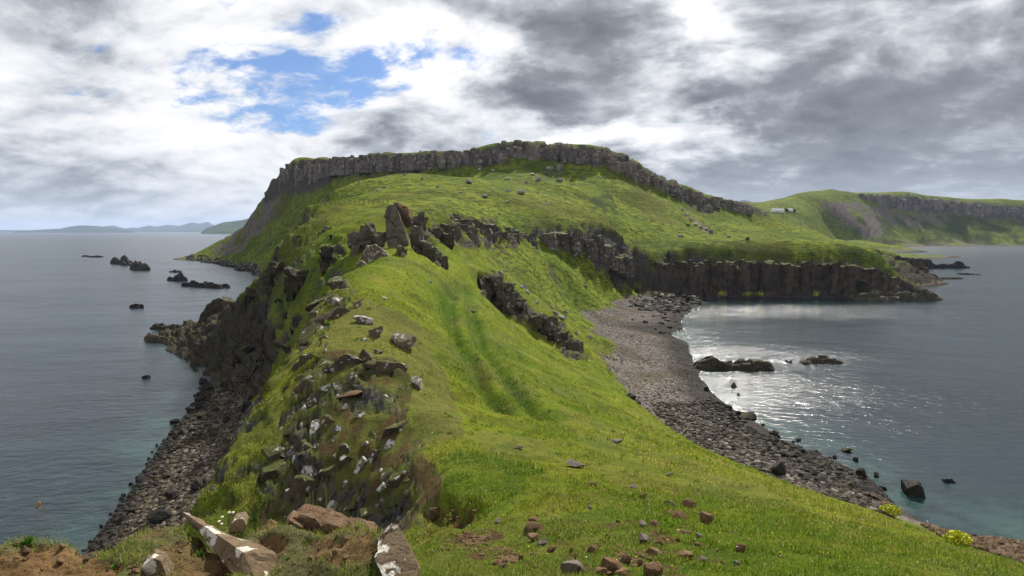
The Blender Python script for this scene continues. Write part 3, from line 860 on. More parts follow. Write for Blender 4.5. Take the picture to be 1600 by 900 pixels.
# ------------------------------------------------------------------ sea
def sea_material():
    m, t, b = new_mat("sea_water")
    p = pos(t)
    sh = t.attr('shoal')
    c = t.mix(t.step(t.noise(p, 0.012, 3.0, 0.5), 0.35, 0.7), (0.005, 0.014, 0.019), (0.008, 0.020, 0.026))
    c = t.mix(t.math('MULTIPLY', sh, t.step(t.noise(p, 0.11, 4.0, 0.6), 0.36, 0.64)), c, (0.024, 0.056, 0.050))
    t.put(b.inputs['Base Color'], c)
    calm = t.attr('calm')
    t.put(b.inputs['Roughness'], t.math('SUBTRACT', 0.26, t.math('MULTIPLY', calm, 0.19)))
    b.inputs['IOR'].default_value = 1.333
    mp = t.new('ShaderNodeMapping')
    mp.inputs['Rotation'].default_value = (0, 0, R(-20))
    mp.inputs['Scale'].default_value = (0.55, 1.0, 1.0)
    t.put(mp.inputs[0], p)
    h = t.math('ADD', t.math('MULTIPLY', t.noise(mp.outputs[0], 0.85, 5.0, 0.62, dist=0.4), 0.9),
               t.math('MULTIPLY', t.noise(mp.outputs[0], 0.10, 3.0, 0.5), 1.6))
    # calmer and rougher lanes of wind
    lane = t.step(t.noise(mp.outputs[0], 0.022, 3.0, 0.55), 0.34, 0.66)
    h = t.math('MULTIPLY', h, t.math('ADD', t.math('MULTIPLY', lane, 0.6), 0.55))
    h = t.math('MULTIPLY', h, t.math('SUBTRACT', 1.0, t.math('MULTIPLY', calm, 0.80)))
    bumped(t, b, h, 0.85, 0.68)
    return m
SEA = sea_material()
sr = np.concatenate([np.exp(np.linspace(math.log(20), math.log(2300), 150)), [3000, 4500, 7000, 11000, 17000, 26000]])
sa = np.radians(np.linspace(-100, 100, 190))
SA, SR = np.meshgrid(sa, sr)
sx_, sy_ = np.sin(SA) * SR, np.cos(SA) * SR
bed = np.where((SR < 2290) & (np.abs(SA) < R(66)), bil(np.clip(SA, TH[0], TH[-1]), np.log(SR)), -12)
shoal = sstep(bed, -2.6, -0.3)
# sheltered water in the lee of the sea cliff
calm_ = 0.54 * sstep(sx_, 0.0, 40.0) * (1 - sstep(sy_, 500, 1200))
calm_ = np.maximum(calm_, 1.0 * np.exp(-(((sx_ - 125) / 85) ** 4 + ((sy_ - 282) / 26) ** 4)))
sea_me = mesh_np("sea", np.stack([sx_, sy_, np.zeros_like(sx_)], -1).reshape(-1, 3), grid_faces(len(sr), len(sa)), dict(shoal=shoal, calm=calm_))
sea = link("sea", sea_me, SEA, kind="structure")

# ------------------------------------------------------------------ distant land
def hill_material(name, c1, c2, s):
    m, t, b = new_mat(name)
    p = pos(t)
    t.put(b.inputs['Base Color'], t.mix(t.step(t.noise(p, s, 6.0, 0.6), 0.38, 0.62), c1, c2))
    b.inputs['Roughness'].default_value = 1.0
    b.inputs['Specular IOR Level'].default_value = 0.1
    return m
HILL_A = hill_material("distant_moor", (0.030, 0.036, 0.026), (0.050, 0.056, 0.030), 0.004)
HILL_B = hill_material("near_moor", (0.020, 0.036, 0.012), (0.048, 0.070, 0.018), 0.006)
def far_ridge(name, prof, Yd, depth, mat, seed, rough=0.12):
    """a range: skyline profile in photo pixels at Yd metres, sloping down to the sea in front and behind"""
    px = np.array([q[0] for q in prof], float); py = np.array([q[1] for q in prof], float)
    n = 160
    qx = np.linspace(px[0], px[-1], n)
    qy = np.interp(qx, px, py)
    top = np.array([PY(a, b, Yd) for a, b in zip(qx, qy)])
    rows = 28
    V = np.zeros((rows, n, 3))
    tt = np.linspace(-1, 1, rows)
    for j, s in enumerate(tt):
        prf = (1 - abs(s)) ** 0.8
        V[j, :, 0] = top[:, 0] * (1 + s * depth / Yd)
        V[j, :, 1] = top[:, 1] + s * depth
        hgt = np.maximum(top[:, 2], 0)
        nz = fbm(V[j, :, 0] / (depth * .35), V[j, :, 1] / (depth * .35), None, seed, 4)
        V[j, :, 2] = hgt * prf * (1 + rough * 2.2 * nz * (1 - prf * .8)) - 6 * (1 - prf)
    me = mesh_np(name, V.reshape(-1, 3), grid_faces(rows, n))
    return link(name, me, mat, kind="structure")
far_ridge("distant_mountains", [(-120, 360), (-40, 356), (0, 359), (70, 360), (150, 358), (165, 353), (178, 352), (195, 357), (208, 355), (215, 356), (232, 352), (245, 354), (262, 351), (280, 353), (300, 347), (312, 349), (325, 346), (335, 352), (360, 350), (420, 352)], 19000, 2500, HILL_A, 11)
far_ridge("distant_island", [(20, 361.5), (60, 359), (96, 357), (110, 353.5), (125, 351.5), (140, 352), (155, 353), (170, 355), (190, 357.5), (210, 361.5)], 13000, 1100, HILL_A, 12)
far_ridge("distant_headland", [(314, 363.5), (322, 357), (335, 352), (348, 347), (362, 345.5), (380, 343), (400, 338), (440, 340), (470, 345)], 7000, 900, HILL_B, 13)
far_ridge("distant_moor_hills", [(1120, 335), (1148, 316), (1160, 312.5), (1172, 313), (1190, 318), (1210, 315), (1230, 309), (1248, 308), (1262, 312), (1290, 330)], 6500, 700, HILL_A, 14)

# ------------------------------------------------------------------ haze
def build_haze():
    bm = bmesh.new()
    bmesh.ops.create_cube(bm, size=1.0)
    me = bpy.data.meshes.new("haze")
    bm.to_mesh(me); bm.free()
    m = bpy.data.materials.new("air")
    m.use_nodes = True
    nt = m.node_tree
    nt.nodes.clear()
    o = nt.nodes.new('ShaderNodeOutputMaterial')
    v = nt.nodes.new('ShaderNodeVolumePrincipled')
    v.inputs['Color'].default_value = (0.50, 0.64, 0.92, 1)
    v.inputs['Density'].default_value = 0.000036
    v.inputs['Anisotropy'].default_value = 0.2
    nt.links.new(v.outputs[0], o.inputs['Volume'])
    ob = link("haze", me, m, kind="stuff")
    ob.scale = (64000, 64000, 520)
    ob.location = (0, 0, 260 - 20)
build_haze()

# ------------------------------------------------------------------ stone materials
def stone_mat(name, c1, c2, dark, lichen=0.0, lich_col=(0.42, 0.41, 0.38), scale=1.0, moss=0.0, rough=0.9, lich_scale=2.2, object_space=False, orange=0.0, strata=0.0):
    m, t, b = new_mat(name)
    p = pos(t)
    inf = t.new('ShaderNodeObjectInfo').outputs['Random']
    n1 = t.noise(p, 1.3 * scale, 6.0, 0.6)
    n2 = t.noise(p, 6.0 * scale, 6.0, 0.68)
    c = t.mix(t.step(n1, 0.36, 0.64), c1, c2)
    c = t.mix(t.math('MULTIPLY', t.step(n2, 0.52, 0.30), 0.8), c, dark)
    c = t.mix(0.6, c, t.vmath('SCALE', c, t.math('ADD', t.math('MULTIPLY', inf, 0.9), 0.55)))
    nz = t.new('ShaderNodeSeparateXYZ')
    t.put(nz.inputs[0], t.new('ShaderNodeNewGeometry').outputs['Normal'])
    if moss:
        mm = t.step(t.math('ADD', nz.outputs[2], t.math('MULTIPLY', t.math('SUBTRACT', n1, 0.5), 1.4)), 0.55, 0.95)
        c = t.mix(t.math('MULTIPLY', mm, moss), c, t.mix(n2, (0.035, 0.050, 0.010), (0.110, 0.125, 0.022)))
    if orange:
        mo = t.step(t.math('ADD', nz.outputs[2], t.math('MULTIPLY', t.math('SUBTRACT', n2, 0.5), 1.6)), 0.1, 0.8)
        c = t.mix(t.math('MULTIPLY', mo, orange), c, (0.150, 0.075, 0.014))
    if lichen:
        nl = t.noise(p, lich_scale * scale, 4.0, 0.55)
        lm = t.step(nl, 0.64 - 0.22 * lichen, 0.67 - 0.22 * lichen)
        lm = t.math('MULTIPLY', lm, t.step(t.noise(p, 22.0 * scale, 3.0, 0.6), 0.28, 0.45))
        c = t.mix(t.math('MULTIPLY', lm, 0.92), c, t.mix(n2, lich_col, tuple(min(1, 1.25 * v) for v in lich_col)))
    t.put(b.inputs['Base Color'], c)
    b.inputs['Roughness'].default_value = rough
    b.inputs['Specular IOR Level'].default_value = 0.12
    h = t.math('ADD', t.noise(p, 3.0 * scale, 8.0, 0.7), t.math('MULTIPLY', t.voro(p, 2.5 * scale, 'DISTANCE_TO_EDGE'), 0.35))
    bumped(t, b, h, 0.8, 0.22 / scale)
    return m
BASALT = stone_mat("wet_basalt", (0.024, 0.022, 0.020), (0.040, 0.034, 0.027), (0.010, 0.009, 0.008), scale=0.8, rough=0.85)
BASALT_WEED = stone_mat("weedy_basalt", (0.044, 0.038, 0.026), (0.074, 0.060, 0.034), (0.018, 0.015, 0.011), scale=0.5, rough=0.7, moss=0.25)
CRAGST = stone_mat("crag_basalt", (0.150, 0.116, 0.098), (0.190, 0.160, 0.140), (0.046, 0.038, 0.033), lichen=0.22, lich_col=(0.26, 0.24, 0.22), scale=0.16, moss=0.45)
SEACLIFF = stone_mat("sea_cliff_basalt", (0.046, 0.040, 0.035), (0.115, 0.078, 0.050), (0.018, 0.016, 0.014), scale=0.22, moss=0.8)
MIDCRAG = stone_mat("broken_crag", (0.085, 0.068, 0.050), (0.120, 0.100, 0.080), (0.028, 0.023, 0.018), lichen=0.18, lich_col=(0.30, 0.28, 0.24), scale=0.4, moss=0.7)
PINN = stone_mat("pinnacle_rock", (0.110, 0.088, 0.062), (0.145, 0.125, 0.100), (0.036, 0.030, 0.022), lichen=0.12, lich_col=(0.26, 0.26, 0.24), scale=0.5, moss=0.45, lich_scale=1.2)
ORANGE = stone_mat("orange_lichen_rock", (0.085, 0.065, 0.045), (0.125, 0.100, 0.070), (0.035, 0.028, 0.020), scale=0.6, orange=0.9)
LICHEN = stone_mat("lichened_rock", (0.130, 0.098, 0.066), (0.170, 0.135, 0.098), (0.045, 0.034, 0.025), lichen=0.35, lich_col=(0.42, 0.40, 0.36), scale=1.0, lich_scale=2.6, moss=0.2)
LICHEN_W = stone_mat("white_lichened_rock", (0.130, 0.105, 0.080), (0.170, 0.145, 0.115), (0.050, 0.040, 0.032), lichen=0.62, lich_col=(0.44, 0.43, 0.41), scale=1.0, lich_scale=2.6, moss=0.1)
KNOBROCK = stone_mat("mossy_knob_rock", (0.052, 0.038, 0.024), (0.080, 0.060, 0.040), (0.016, 0.012, 0.009), lichen=0.12, lich_col=(0.34, 0.33, 0.31), scale=1.6, moss=0.75, lich_scale=1.6)
BROWNST = stone_mat("brown_stone", (0.120, 0.070, 0.034), (0.165, 0.105, 0.058), (0.045, 0.028, 0.016), scale=5.0)
GREYST = stone_mat("grey_stone", (0.100, 0.084, 0.070), (0.150, 0.128, 0.106), (0.042, 0.034, 0.027), scale=5.0)
HILLST = stone_mat("hill_boulder", (0.200, 0.180, 0.160), (0.290, 0.265, 0.240), (0.085, 0.074, 0.066), lichen=0.25, lich_col=(0.34, 0.32, 0.30), scale=0.35)
SLAB = stone_mat("foreground_slab", (0.140, 0.096, 0.055), (0.185, 0.138, 0.088), (0.075, 0.048, 0.028), lichen=0.40, lich_col=(0.58, 0.54, 0.47), scale=4.0, lich_scale=1.1)
BLOCKST = stone_mat("ledge_stone", (0.115, 0.070, 0.038), (0.155, 0.104, 0.060), (0.060, 0.036, 0.022), scale=6.0)

# ------------------------------------------------------------------ stone shapes
rng = np.random.default_rng(7)
def ico(sub):
    bm = bmesh.new()
    bmesh.ops.create_icosphere(bm, subdivisions=sub, radius=1.0)
    V = np.array([v.co[:] for v in bm.verts]); F = np.array([[v.index for v in f.verts] for f in bm.faces])
    bm.free()
    return V, F
ICO = {k: ico(k) for k in (1, 2, 3, 4)}
def stone_verts(seed, sub=2, cuts=12, rough=0.06, lo=0.55, hi=0.9):
    r = np.random.default_rng(seed)
    V, F = ICO[sub]
    V = V.copy() * 1.12
    for k in range(cuts):
        n = r.normal(size=3); n /= np.linalg.norm(n)
        h = r.uniform(lo, hi)
        d = V @ n
        over = np.maximum(d - h, 0)
        V -= over[:, None] * n * 0.96
    o = r.uniform(-50, 50, 3)
    V *= (1 + rough * fbm(V[:, 0] * 2 + o[0], V[:, 1] * 2 + o[1], V[:, 2] * 2 + o[2], seed, 4))[:, None]
    mx = np.abs(V).max(0)
    return V / mx, F
def stone_mesh(name, seed, mat, **kw):
    V, F = stone_verts(seed, **kw)
    me = mesh_np(name, V, F, smooth=False)
    me.materials.append(mat)
    return me
_pool = {}
def pool(mat, k, sub=3):
    key = (mat.name, k, sub)
    if key not in _pool:
        ang = mat.name in ("mossy_knob_rock", "white_lichened_rock", "lichened_rock")
        _pool[key] = stone_mesh("boulder", 300 + k * 13 + len(mat.name) * 101, mat, sub=sub + (1 if ang else 0), cuts=9 if ang else 14 if sub > 2 else 10, lo=.32 if ang else .55, hi=.72 if ang else .9, rough=.11 if ang else .06)
    return _pool[key]
STONES = []
def place_stone(name, px, py, w, h, mat, label, category="boulder", group=None, k=None, sub=3, flat=1.0, sink=0.25, y0=2.7, depth=None, tilt=0.25, z=None):
    """px, py: middle of its visible body; w, h: its size in photo pixels"""
    base = PZ(px, py + 0.4 * h, z) if z is not None else on_ground(px, py + 0.4 * h, y0)
    if base is None:
        return None
    Yd = base[1]
    ww = w * Yd / FOC / 2
    hh = h * Yd / FOC / 2
    k = int(rng.integers(0, 12)) if k is None else k
    o = link(name, pool(mat, k, sub))
    dp = ww * (depth or rng.uniform(0.75, 1.0))
    o.scale = (ww, dp, hh * flat)
    o.rotation_euler = (rng.uniform(-tilt, tilt), rng.uniform(-tilt, tilt), rng.uniform(-0.6, 0.6))
    o.location = (base[0], base[1] + dp * 0.6, base[2] + hh * flat * (1 - 2 * sink) + 0.0)
    o["label"] = label
    o["category"] = category
    if group:
        o["group"] = group
        STONES.append((group, label, px, o))
    return o

# ------------------------------------------------------------------ hull rocks: angular masses with given corners
def hull_rock(name, pts, mat, label=None, category=None, seed=1, levels=3, rough=0.05, parent=None, group=None, noise_scale=None):
    pts = np.array(pts, float)
    c = pts.mean(0)
    size = np.linalg.norm(pts.max(0) - pts.min(0))
    bm = bmesh.new()
    for p in pts:
        bm.verts.new(p - c)
    r = bmesh.ops.convex_hull(bm, input=bm.verts)
    junk = [e for e in r['geom_interior'] if isinstance(e, bmesh.types.BMVert)] + [e for e in r['geom_unused'] if isinstance(e, bmesh.types.BMVert)]
    if junk:
        bmesh.ops.delete(bm, geom=list(set(junk)), context='VERTS')
    for _ in range(levels):
        long = [e for e in bm.edges if e.calc_length() > size * 0.035]
        if not long:
            break
        bmesh.ops.subdivide_edges(bm, edges=long, cuts=1, use_grid_fill=True)
        bmesh.ops.triangulate(bm, faces=bm.faces)
    bm.normal_update()
    V = np.array([v.co[:] for v in bm.verts]); N = np.array([v.normal[:] for v in bm.verts])
    s = noise_scale or size * 0.22
    d1, d2, cid = cells(V[:, 0] / s + seed * 3.1, V[:, 1] / s, V[:, 2] / s, seed)
    f = fbm(V[:, 0] / s * 1.5 + seed, V[:, 1] / s * 1.5, V[:, 2] / s * 1.5, seed + 5, 4)
    dis = rough * size * (0.8 * (cid - 0.5) - 0.5 * np.exp(-(d2 - d1) * 9) + 0.7 * f)
    V = V + N * dis[:, None]
    for v, q in zip(bm.verts, V):
        v.co = q
    me = bpy.data.meshes.new(name)
    bm.to_mesh(me); bm.free()
    o = link(name, me, mat, parent)
    o.location = c
    if label:
        o["label"] = label
    if category:
        o["category"] = category
    if group:
        o["group"] = group
    return o
def block_pts(outline, Yd, thick, jitter=0.08, seed=0, lean=0.0):
    """corners of a rock mass whose front shows this outline (photo pixels), with real depth"""
    r = np.random.default_rng(seed)
    out = []
    for (px, py) in outline:
        p = PY(px, py, Yd)
        out.append(p + r.normal(size=3) * thick * jitter)
        q = p.copy()
        q[1] += thick * r.uniform(0.7, 1.1)
        q[0] *= (q[1] / p[1]) ** 0.5
        q[2] += lean * thick
        out.append(q)
    return out

def cluster(name, outline, Yd, th, n, mat, label, category, seed):
    """a broken mass: angular blocks packed inside an outline, each its own part"""
    r = np.random.default_rng(seed)
    ol = np.array(outline, float)
    root = link(name, None)
    c = PY(ol[:, 0].mean(), ol[:, 1].max(), Yd)
    root.location = c
    root["label"] = label; root["category"] = category
    lo, hi = ol.min(0), ol.max(0)
    size = math.sqrt((hi[0] - lo[0]) * (hi[1] - lo[1]) / n) * Yd / FOC
    k = tries = 0
    while k < n and tries < 4000:
        tries += 1
        q = r.uniform(lo, hi)
        if not inpoly(np.array([q[0]]), np.array([q[1]]), ol)[0]:
            continue
        p = PY(q[0], q[1], Yd + r.uniform(0, th))
        g = gz(p[0], p[1])
        sx = size * r.uniform(.55, 1.1); sz = size * r.uniform(.6, 1.3)
        pts = [p + np.array([r.choice([-1, 1]) * r.uniform(.5, 1) * sx, r.choice([-1, 1]) * r.uniform(.4, 1) * sx + th * .15, r.choice([-1, 1]) * r.uniform(.5, 1) * sz]) for _ in range(10)]
        pts += [p + np.array([r.normal() * sx * .6, th * .5, min(-sz, g - p[2] - .3)])]
        o = hull_rock("rock_block", pts, mat, seed=seed * 20 + k, rough=0.045, levels=3)
        o.location = Vector(o.location) - root.location
        o.parent = root
        k += 1
    return root
# ------------------------------------------------------------------ basalt columns
def column_mesh(seed, mat, sides=6, rings=5):
    r = np.random.default_rng(seed)
    ang = np.sort((np.arange(sides) + r.uniform(-.28, .28, sides)) / sides * 2 * np.pi)
    V = []
    for k in range(rings + 1):
        t = k / rings
        rad = (1.06 - 0.16 * t) * (1 + r.uniform(-.10, .10))
        off = r.uniform(-.13, .13, 2)
        for a in ang:
            q = rad * (1 + r.uniform(-.09, .09))
            V.append((math.cos(a) * q + off[0], math.sin(a) * q + off[1], t + (r.uniform(-.03, .06) if k == rings else r.uniform(-.03, .03) if k else 0)))
    V.append((r.uniform(-.2, .2), r.uniform(-.2, .2), 1.0 + r.uniform(.0, .06)))
    F3 = []
    for k in range(rings):
        for i in range(sides):
            a = k * sides + i; b = k * sides + (i + 1) % sides
            F3 += [(a, b, b + sides), (a, b + sides, a + sides)]
    top = len(V) - 1
    for i in range(sides):
        F3.append((rings * sides + i, rings * sides + (i + 1) % sides, top))
    me = mesh_np("basalt_column", np.array(V), np.array(F3), smooth=False)
    me.materials.append(mat)
    return me
def interp_line(pts, n):
    pts = np.array(pts, float)
    L = np.concatenate([[0], np.cumsum(np.hypot(np.diff(pts[:, 0]), np.diff(pts[:, 1]) * 0.6))])
    t = np.linspace(0, L[-1], n)
    return np.stack([np.interp(t, L, pts[:, i]) for i in range(3)], 1)
def crag(name, foot, top, n, mat, label, width, seed, low=(0.75, 1.03), front=1.5, sink=2.0, skip=0.0, second=0.35):
    root = link(name, None)
    r = np.random.default_rng(seed)
    f = np.array([PY(*q) for q in interp_line(foot, n)])
    t = np.array([PY(*q) for q in interp_line(top, n)])
    root.location = f[n // 2]
    root["label"] = label
    root["category"] = "cliff"
    meshes = [column_mesh(seed * 50 + k, mat, sides=int(r.integers(5, 8))) for k in range(9)]
    for i in range(n):
        for row in (0, 1):
            if row and r.random() > second:
                continue
            if r.random() < skip:
                continue
            a = f[i] * 0.55 + t[i] * 0.45
            jit = r.normal(size=2) * width * 0.35
            zf, zt = f[i][2], t[i][2]
            hgt = (zt - zf) * (r.uniform(*low) if not row else r.uniform(0.25, 0.7)) + sink
            o = bpy.data.objects.new("basalt_column", meshes[int(r.integers(0, 9))])
            COL.objects.link(o)
            o.parent = root
            toward = -np.array([a[0], a[1]]) / np.hypot(a[0], a[1])
            push = front * (r.uniform(-0.3, 0.7) + 0.9 * row)
            loc = np.array([a[0] + toward[0] * push + jit[0], a[1] + toward[1] * push + jit[1], zf - sink])
            o.location = loc - f[n // 2]
            w = width * r.uniform(0.5, 1.45)
            o.scale = (w, w * r.uniform(.8, 1.2), hgt)
            o.rotation_euler = (r.normal() * .04, r.normal() * .05, r.uniform(0, 6.3))
    return root
crag("hill_crag", CRAG_FOOT[1:], [(446, 262, 575)] + CRAG_TOP[2:], 170, CRAGST, "long dark columned crag crowning the big green hill", 2.5, 3, low=(0.62, 1.0), front=3.0, second=0.45, skip=0.04)
SEA_FOOT = [(1010, 452, 288), (1060, 460, 289), (1120, 466, 290), (1250, 467, 290), (1340, 467, 291), (1390, 467, 293)]
SEA_TOP = [(1010, 418, 290), (1060, 413, 292), (1150, 414, 294), (1250, 416, 294), (1330, 420, 295), (1390, 432, 297)]
crag("sea_cliff", SEA_FOOT, SEA_TOP, 135, SEACLIFF, "dark vertical columned sea cliff across the bay under the green shelf", 2.0, 5, low=(0.86, 1.14), front=2.6, sink=3.0, second=0.12)
crag("headland_cliff", [(1378, 428, 447), (1440, 428, 447)], [(1374, 397, 450), (1438, 406, 452)], 16, SEACLIFF, "small dark cliff with a grassy top beyond the end of the sea cliff", 3.2, 6, low=(.85, 1.05), front=1.5, sink=3)
crag("broken_crag", [(700, 376, 134), (760, 384, 177), (830, 386, 226)], [(700, 338, 142), (760, 348, 185), (830, 364, 233)], 44, MIDCRAG, "broken brown crag under the upper field beside the rock pinnacle", 1.6, 8, low=(0.6, 1.02), front=2.2, skip=0.08, second=0.5)
crag("bowl_crag", [(850, 384, 233), (872, 386, 239), (930, 402, 253), (978, 428, 267)], [(850, 362, 241), (872, 354, 248), (930, 362, 262), (982, 390, 278)], 42, MIDCRAG, "dark broken crag at the head of the grassy bowl above the beach", 1.9, 9, low=(0.4, 0.95), front=2.5, skip=0.25)
crag("far_crag", FAR_FOOT, [(1345, 303, 1385), (1400, 306, 1440), (1450, 311, 1470), (1500, 316, 1490), (1560, 320, 1510), (1600, 321, 1530), (1700, 323, 1560)], 95, CRAGST, "long purple-brown crag along the top of the distant right hill", 6.5, 10, low=(0.7, 1.0), front=5, sink=6)

# ------------------------------------------------------------------ the pinnacle and the slabs beside it
hull_rock("rock_pinnacle", block_pts([(604, 321), (611, 318), (618, 321), (625, 340), (634, 365), (637, 384), (612, 392), (607, 362), (600, 340)], 91, 2.2, seed=1), PINN,
          "tall grey standing pinnacle of rock on the grassy ridge", "rock pinnacle", seed=2, rough=0.042, levels=5)
hull_rock("rock_slab", block_pts([(613, 317), (626, 317), (638, 325), (644, 340), (642, 352), (634, 358), (624, 340)], 94, 2.4, seed=3), ORANGE,
          "orange lichened slab leaning behind the tall pinnacle", "rock slab", seed=4, rough=0.03, levels=4)
cluster("rock_buttress", [(554, 360), (563, 354), (580, 356), (598, 364), (594, 378), (566, 398), (542, 404), (546, 382)], 94, 1.6, 24, PINN,
        "dark rough buttress just seaward of the tall pinnacle", "rock buttress", 6)
hull_rock("rock_slab", block_pts([(572, 384), (586, 382), (604, 395), (612, 408), (604, 420), (592, 425), (574, 410), (562, 404)], 80, 1.6, seed=7), LICHEN,
          "pale edged tilted slab below the dark buttress on the ridge", "rock slab", seed=8, rough=0.03, levels=4)
hull_rock("rock_slab", block_pts([(556, 412), (564, 408), (590, 424), (597, 434), (590, 436), (572, 424)], 72, 1.0, seed=9), LICHEN,
          "narrow pale slab lying lowest of the slabs below the pinnacle", "rock slab", seed=9, rough=0.03, levels=4)
cluster("rock_rib", [(638, 366), (650, 364), (662, 376), (670, 390), (688, 400), (692, 415), (680, 415), (664, 400), (650, 382)], 95, 1.2, 18, PINN,
        "dark stepped rib of rock running down landward of the pinnacle", "rock rib", 12)
for i, (ol, Yd, th, lb) in enumerate([
    ([(648, 342), (656, 337), (666, 340), (669, 350), (660, 355), (649, 352)], 113, 2.0, "brown rounded outcrop nearest the pinnacle on its landward side"),
    ([(672, 356), (682, 352), (700, 361), (703, 374), (692, 380), (675, 370)], 119, 2.0, "brown outcrop between the stepped rib and the broken crag"),
    ([(612, 392), (624, 386), (634, 392), (630, 402), (614, 404)], 84, 1.4, "small pale outcrop at the foot of the tall pinnacle"),
    ([(752, 440), (772, 434), (792, 446), (800, 468), (788, 480), (764, 460)], 106, 2.4, "dark mossy rock at the upper end of the rib in the grass slope"),
    ([(790, 470), (808, 462), (836, 486), (846, 506), (826, 510), (796, 490)], 110, 2.4, "dark mossy rock in the middle of the rib in the grass slope"),
    ([(846, 508), (862, 500), (886, 522), (906, 546), (900, 556), (868, 534)], 112, 2.2, "dark mossy rock at the lower end of the rib above the beach"),
    ([(414, 436), (424, 416), (436, 410), (442, 424), (436, 446), (420, 456)], 128, 4, "dark rock face high above the sea outcrop"),
    ([(386, 462), (394, 450), (406, 448), (412, 462), (404, 476), (390, 474)], 150, 6, "rounded dark rock standing behind the shore outcrop"),
    ([(448, 440), (462, 420), (476, 424), (480, 448), (466, 466), (450, 462)], 106, 3, "dark crag among the green seaward slope below the pinnacle"),
    ([(500, 404), (512, 392), (522, 398), (524, 418), (512, 430), (500, 424)], 98, 2.5, "small dark crag seaward of the buttress"),
]):
    cluster("rock_outcrop", ol, Yd, th * .6, [9, 10, 6, 16, 18, 16, 12, 9, 9, 8][i], MIDCRAG if i < 6 else BASALT_WEED, lb, "rock outcrop", 40 + i)

_sr = np.random.default_rng(61)
for i, (px, py) in enumerate([(432, 520), (446, 492), (458, 512), (424, 478), (438, 470), (470, 500), (486, 470), (452, 548), (430, 560), (500, 448), (418, 500), (464, 455), (490, 432), (476, 412), (440, 430), (455, 390), (470, 372), (520, 372), (508, 350), (528, 412), (512, 462), (440, 598), (416, 530), (425, 385), (492, 398)]):
    g = on_ground(px, py, 62)
    w_ = g[1] / FOC * _sr.uniform(7, 15)
    pts_ = [g + np.array([_sr.normal() * w_ * .55, _sr.normal() * w_ * .4 + w_ * .7, _sr.uniform(-1.9, .45) * w_]) for _ in range(12)]
    hull_rock("slope_crag", pts_, BASALT if i % 3 else MIDCRAG, "dark crag on the green seaward slope", "rock outcrop", seed=400 + i, rough=0.06, levels=3, group="crags on the seaward slope")
    STONES.append(("crags on the seaward slope", "dark crag on the green seaward slope", px, bpy.data.objects[-1] if False else COL.objects[-1]))
# shore outcrop: tilted beds dipping to the sea, each its own slab
beds = [
    ([(330, 476), (345, 471), (362, 474), (340, 500), (312, 516), (305, 508)], 176, 9, "steep upper bed at the seaward top corner of the shore outcrop"),
    ([(360, 474), (385, 474), (372, 498), (338, 520), (318, 522), (336, 500)], 170, 9, "second bed from the top of the shore outcrop"),
    ([(385, 476), (404, 478), (398, 505), (362, 530), (335, 540), (345, 518)], 162, 9, "third bed of the shore outcrop below the green ledge"),
    ([(398, 505), (412, 512), (402, 540), (372, 560), (350, 562), (362, 532)], 148, 9, "broad dark bed in the lower middle of the shore outcrop"),
    ([(330, 525), (352, 530), (330, 556), (305, 562), (292, 552), (310, 536)], 158, 8, "low brown bed reaching the water on the shore outcrop"),
    ([(282, 540), (310, 532), (318, 540), (296, 556), (278, 550)], 166, 7, "low tapering bed at the seaward edge of the shore outcrop"),
    ([(352, 562), (378, 560), (372, 582), (345, 588), (330, 578)], 138, 8, "bed at the foot of the shore outcrop beside the cobbles"),
    ([(380, 560), (404, 548), (412, 580), (398, 606), (376, 596)], 126, 8, "dark landward block at the foot of the shore outcrop"),
]
for i, (ol, Yd, th, lb) in enumerate(beds):
    hull_rock("rock_bed", block_pts(ol, Yd, th, seed=60 + i), BASALT_WEED, lb, "rock ledge", seed=70 + i, rough=0.05, levels=4)

# ------------------------------------------------------------------ skerries and stacks in the sea
def skerry(name, x0, x1, yb, ht, label, mat=BASALT, seed=1, peaks=0.5, depth=0.35, category="skerry", group=None):
    """low rock breaking the surface between two photo columns; yb: its waterline, ht: height in photo pixels"""
    ym = 0.5 * (yb[0] + yb[1])
    a = PZ(x0, ym + (yb[0] - ym) * 0.45, 0.0); b = PZ(x1, ym + (yb[1] - ym) * 0.45, 0.0)
    L = np.linalg.norm(b - a)
    ax = (b - a) / L
    nrm = np.array([-ax[1], ax[0], 0])
    H = 0.8 * ht * 0.5 * (a[1] + b[1]) / FOC
    lat = (x1 - x0) * 0.5 * (a[1] + b[1]) / FOC
    Wd = max(lat * depth, H * 0.8)
    nu, nv = 46, 22
    u, v = np.meshgrid(np.linspace(-.02, 1.02, nu), np.linspace(-1, 1, nv))
    eu = np.clip(1 - np.abs(2 * u - 1) ** (6 if peaks > .45 else 3.0), 0, 1)
    ev = np.clip(1 - np.abs(v) ** 4, 0, 1)
    edge = eu * ev
    lump = fbm(u * 2.6 + seed * 3.3, v * .8, None, seed + 9, 2)
    r1 = fbm(u * L / (H * 2.0 + .1) + seed * 7.7, v * Wd / (H * 2.0 + .1), None, seed, 4, 0.6)
    d1, d2, cid = cells(u * L / (H * 1.1) + seed, v * Wd / (H * 1.1), np.zeros_like(u) + seed, seed)
    z = H * (edge ** 0.35) * (0.72 + peaks * .8 * lump + .35 * r1 + 0.75 * (cid - .5) - .25 * np.exp(-(d2 - d1) * 8)) - 0.12 * H
    z = np.where(edge < 0.03, -0.7 * H - 0.3, z)
    wob_ = 0.25 * Wd * fbm(u * 4 + seed, v * 0 + 1.0, None, seed + 3, 3)
    P = a[None, None] + ax * (u * L)[..., None] + nrm * (v * Wd / 2 + wob_)[..., None]
    P[..., 2] = z
    c = np.array([(a[0] + b[0]) / 2, (a[1] + b[1]) / 2, 0])
    me = mesh_np(name, (P - c).reshape(-1, 3), grid_faces(nv, nu), smooth=False)
    o = link(name, me, mat)
    o.location = c
    o["label"] = label; o["category"] = category
    if group:
        o["group"] = group
    return o
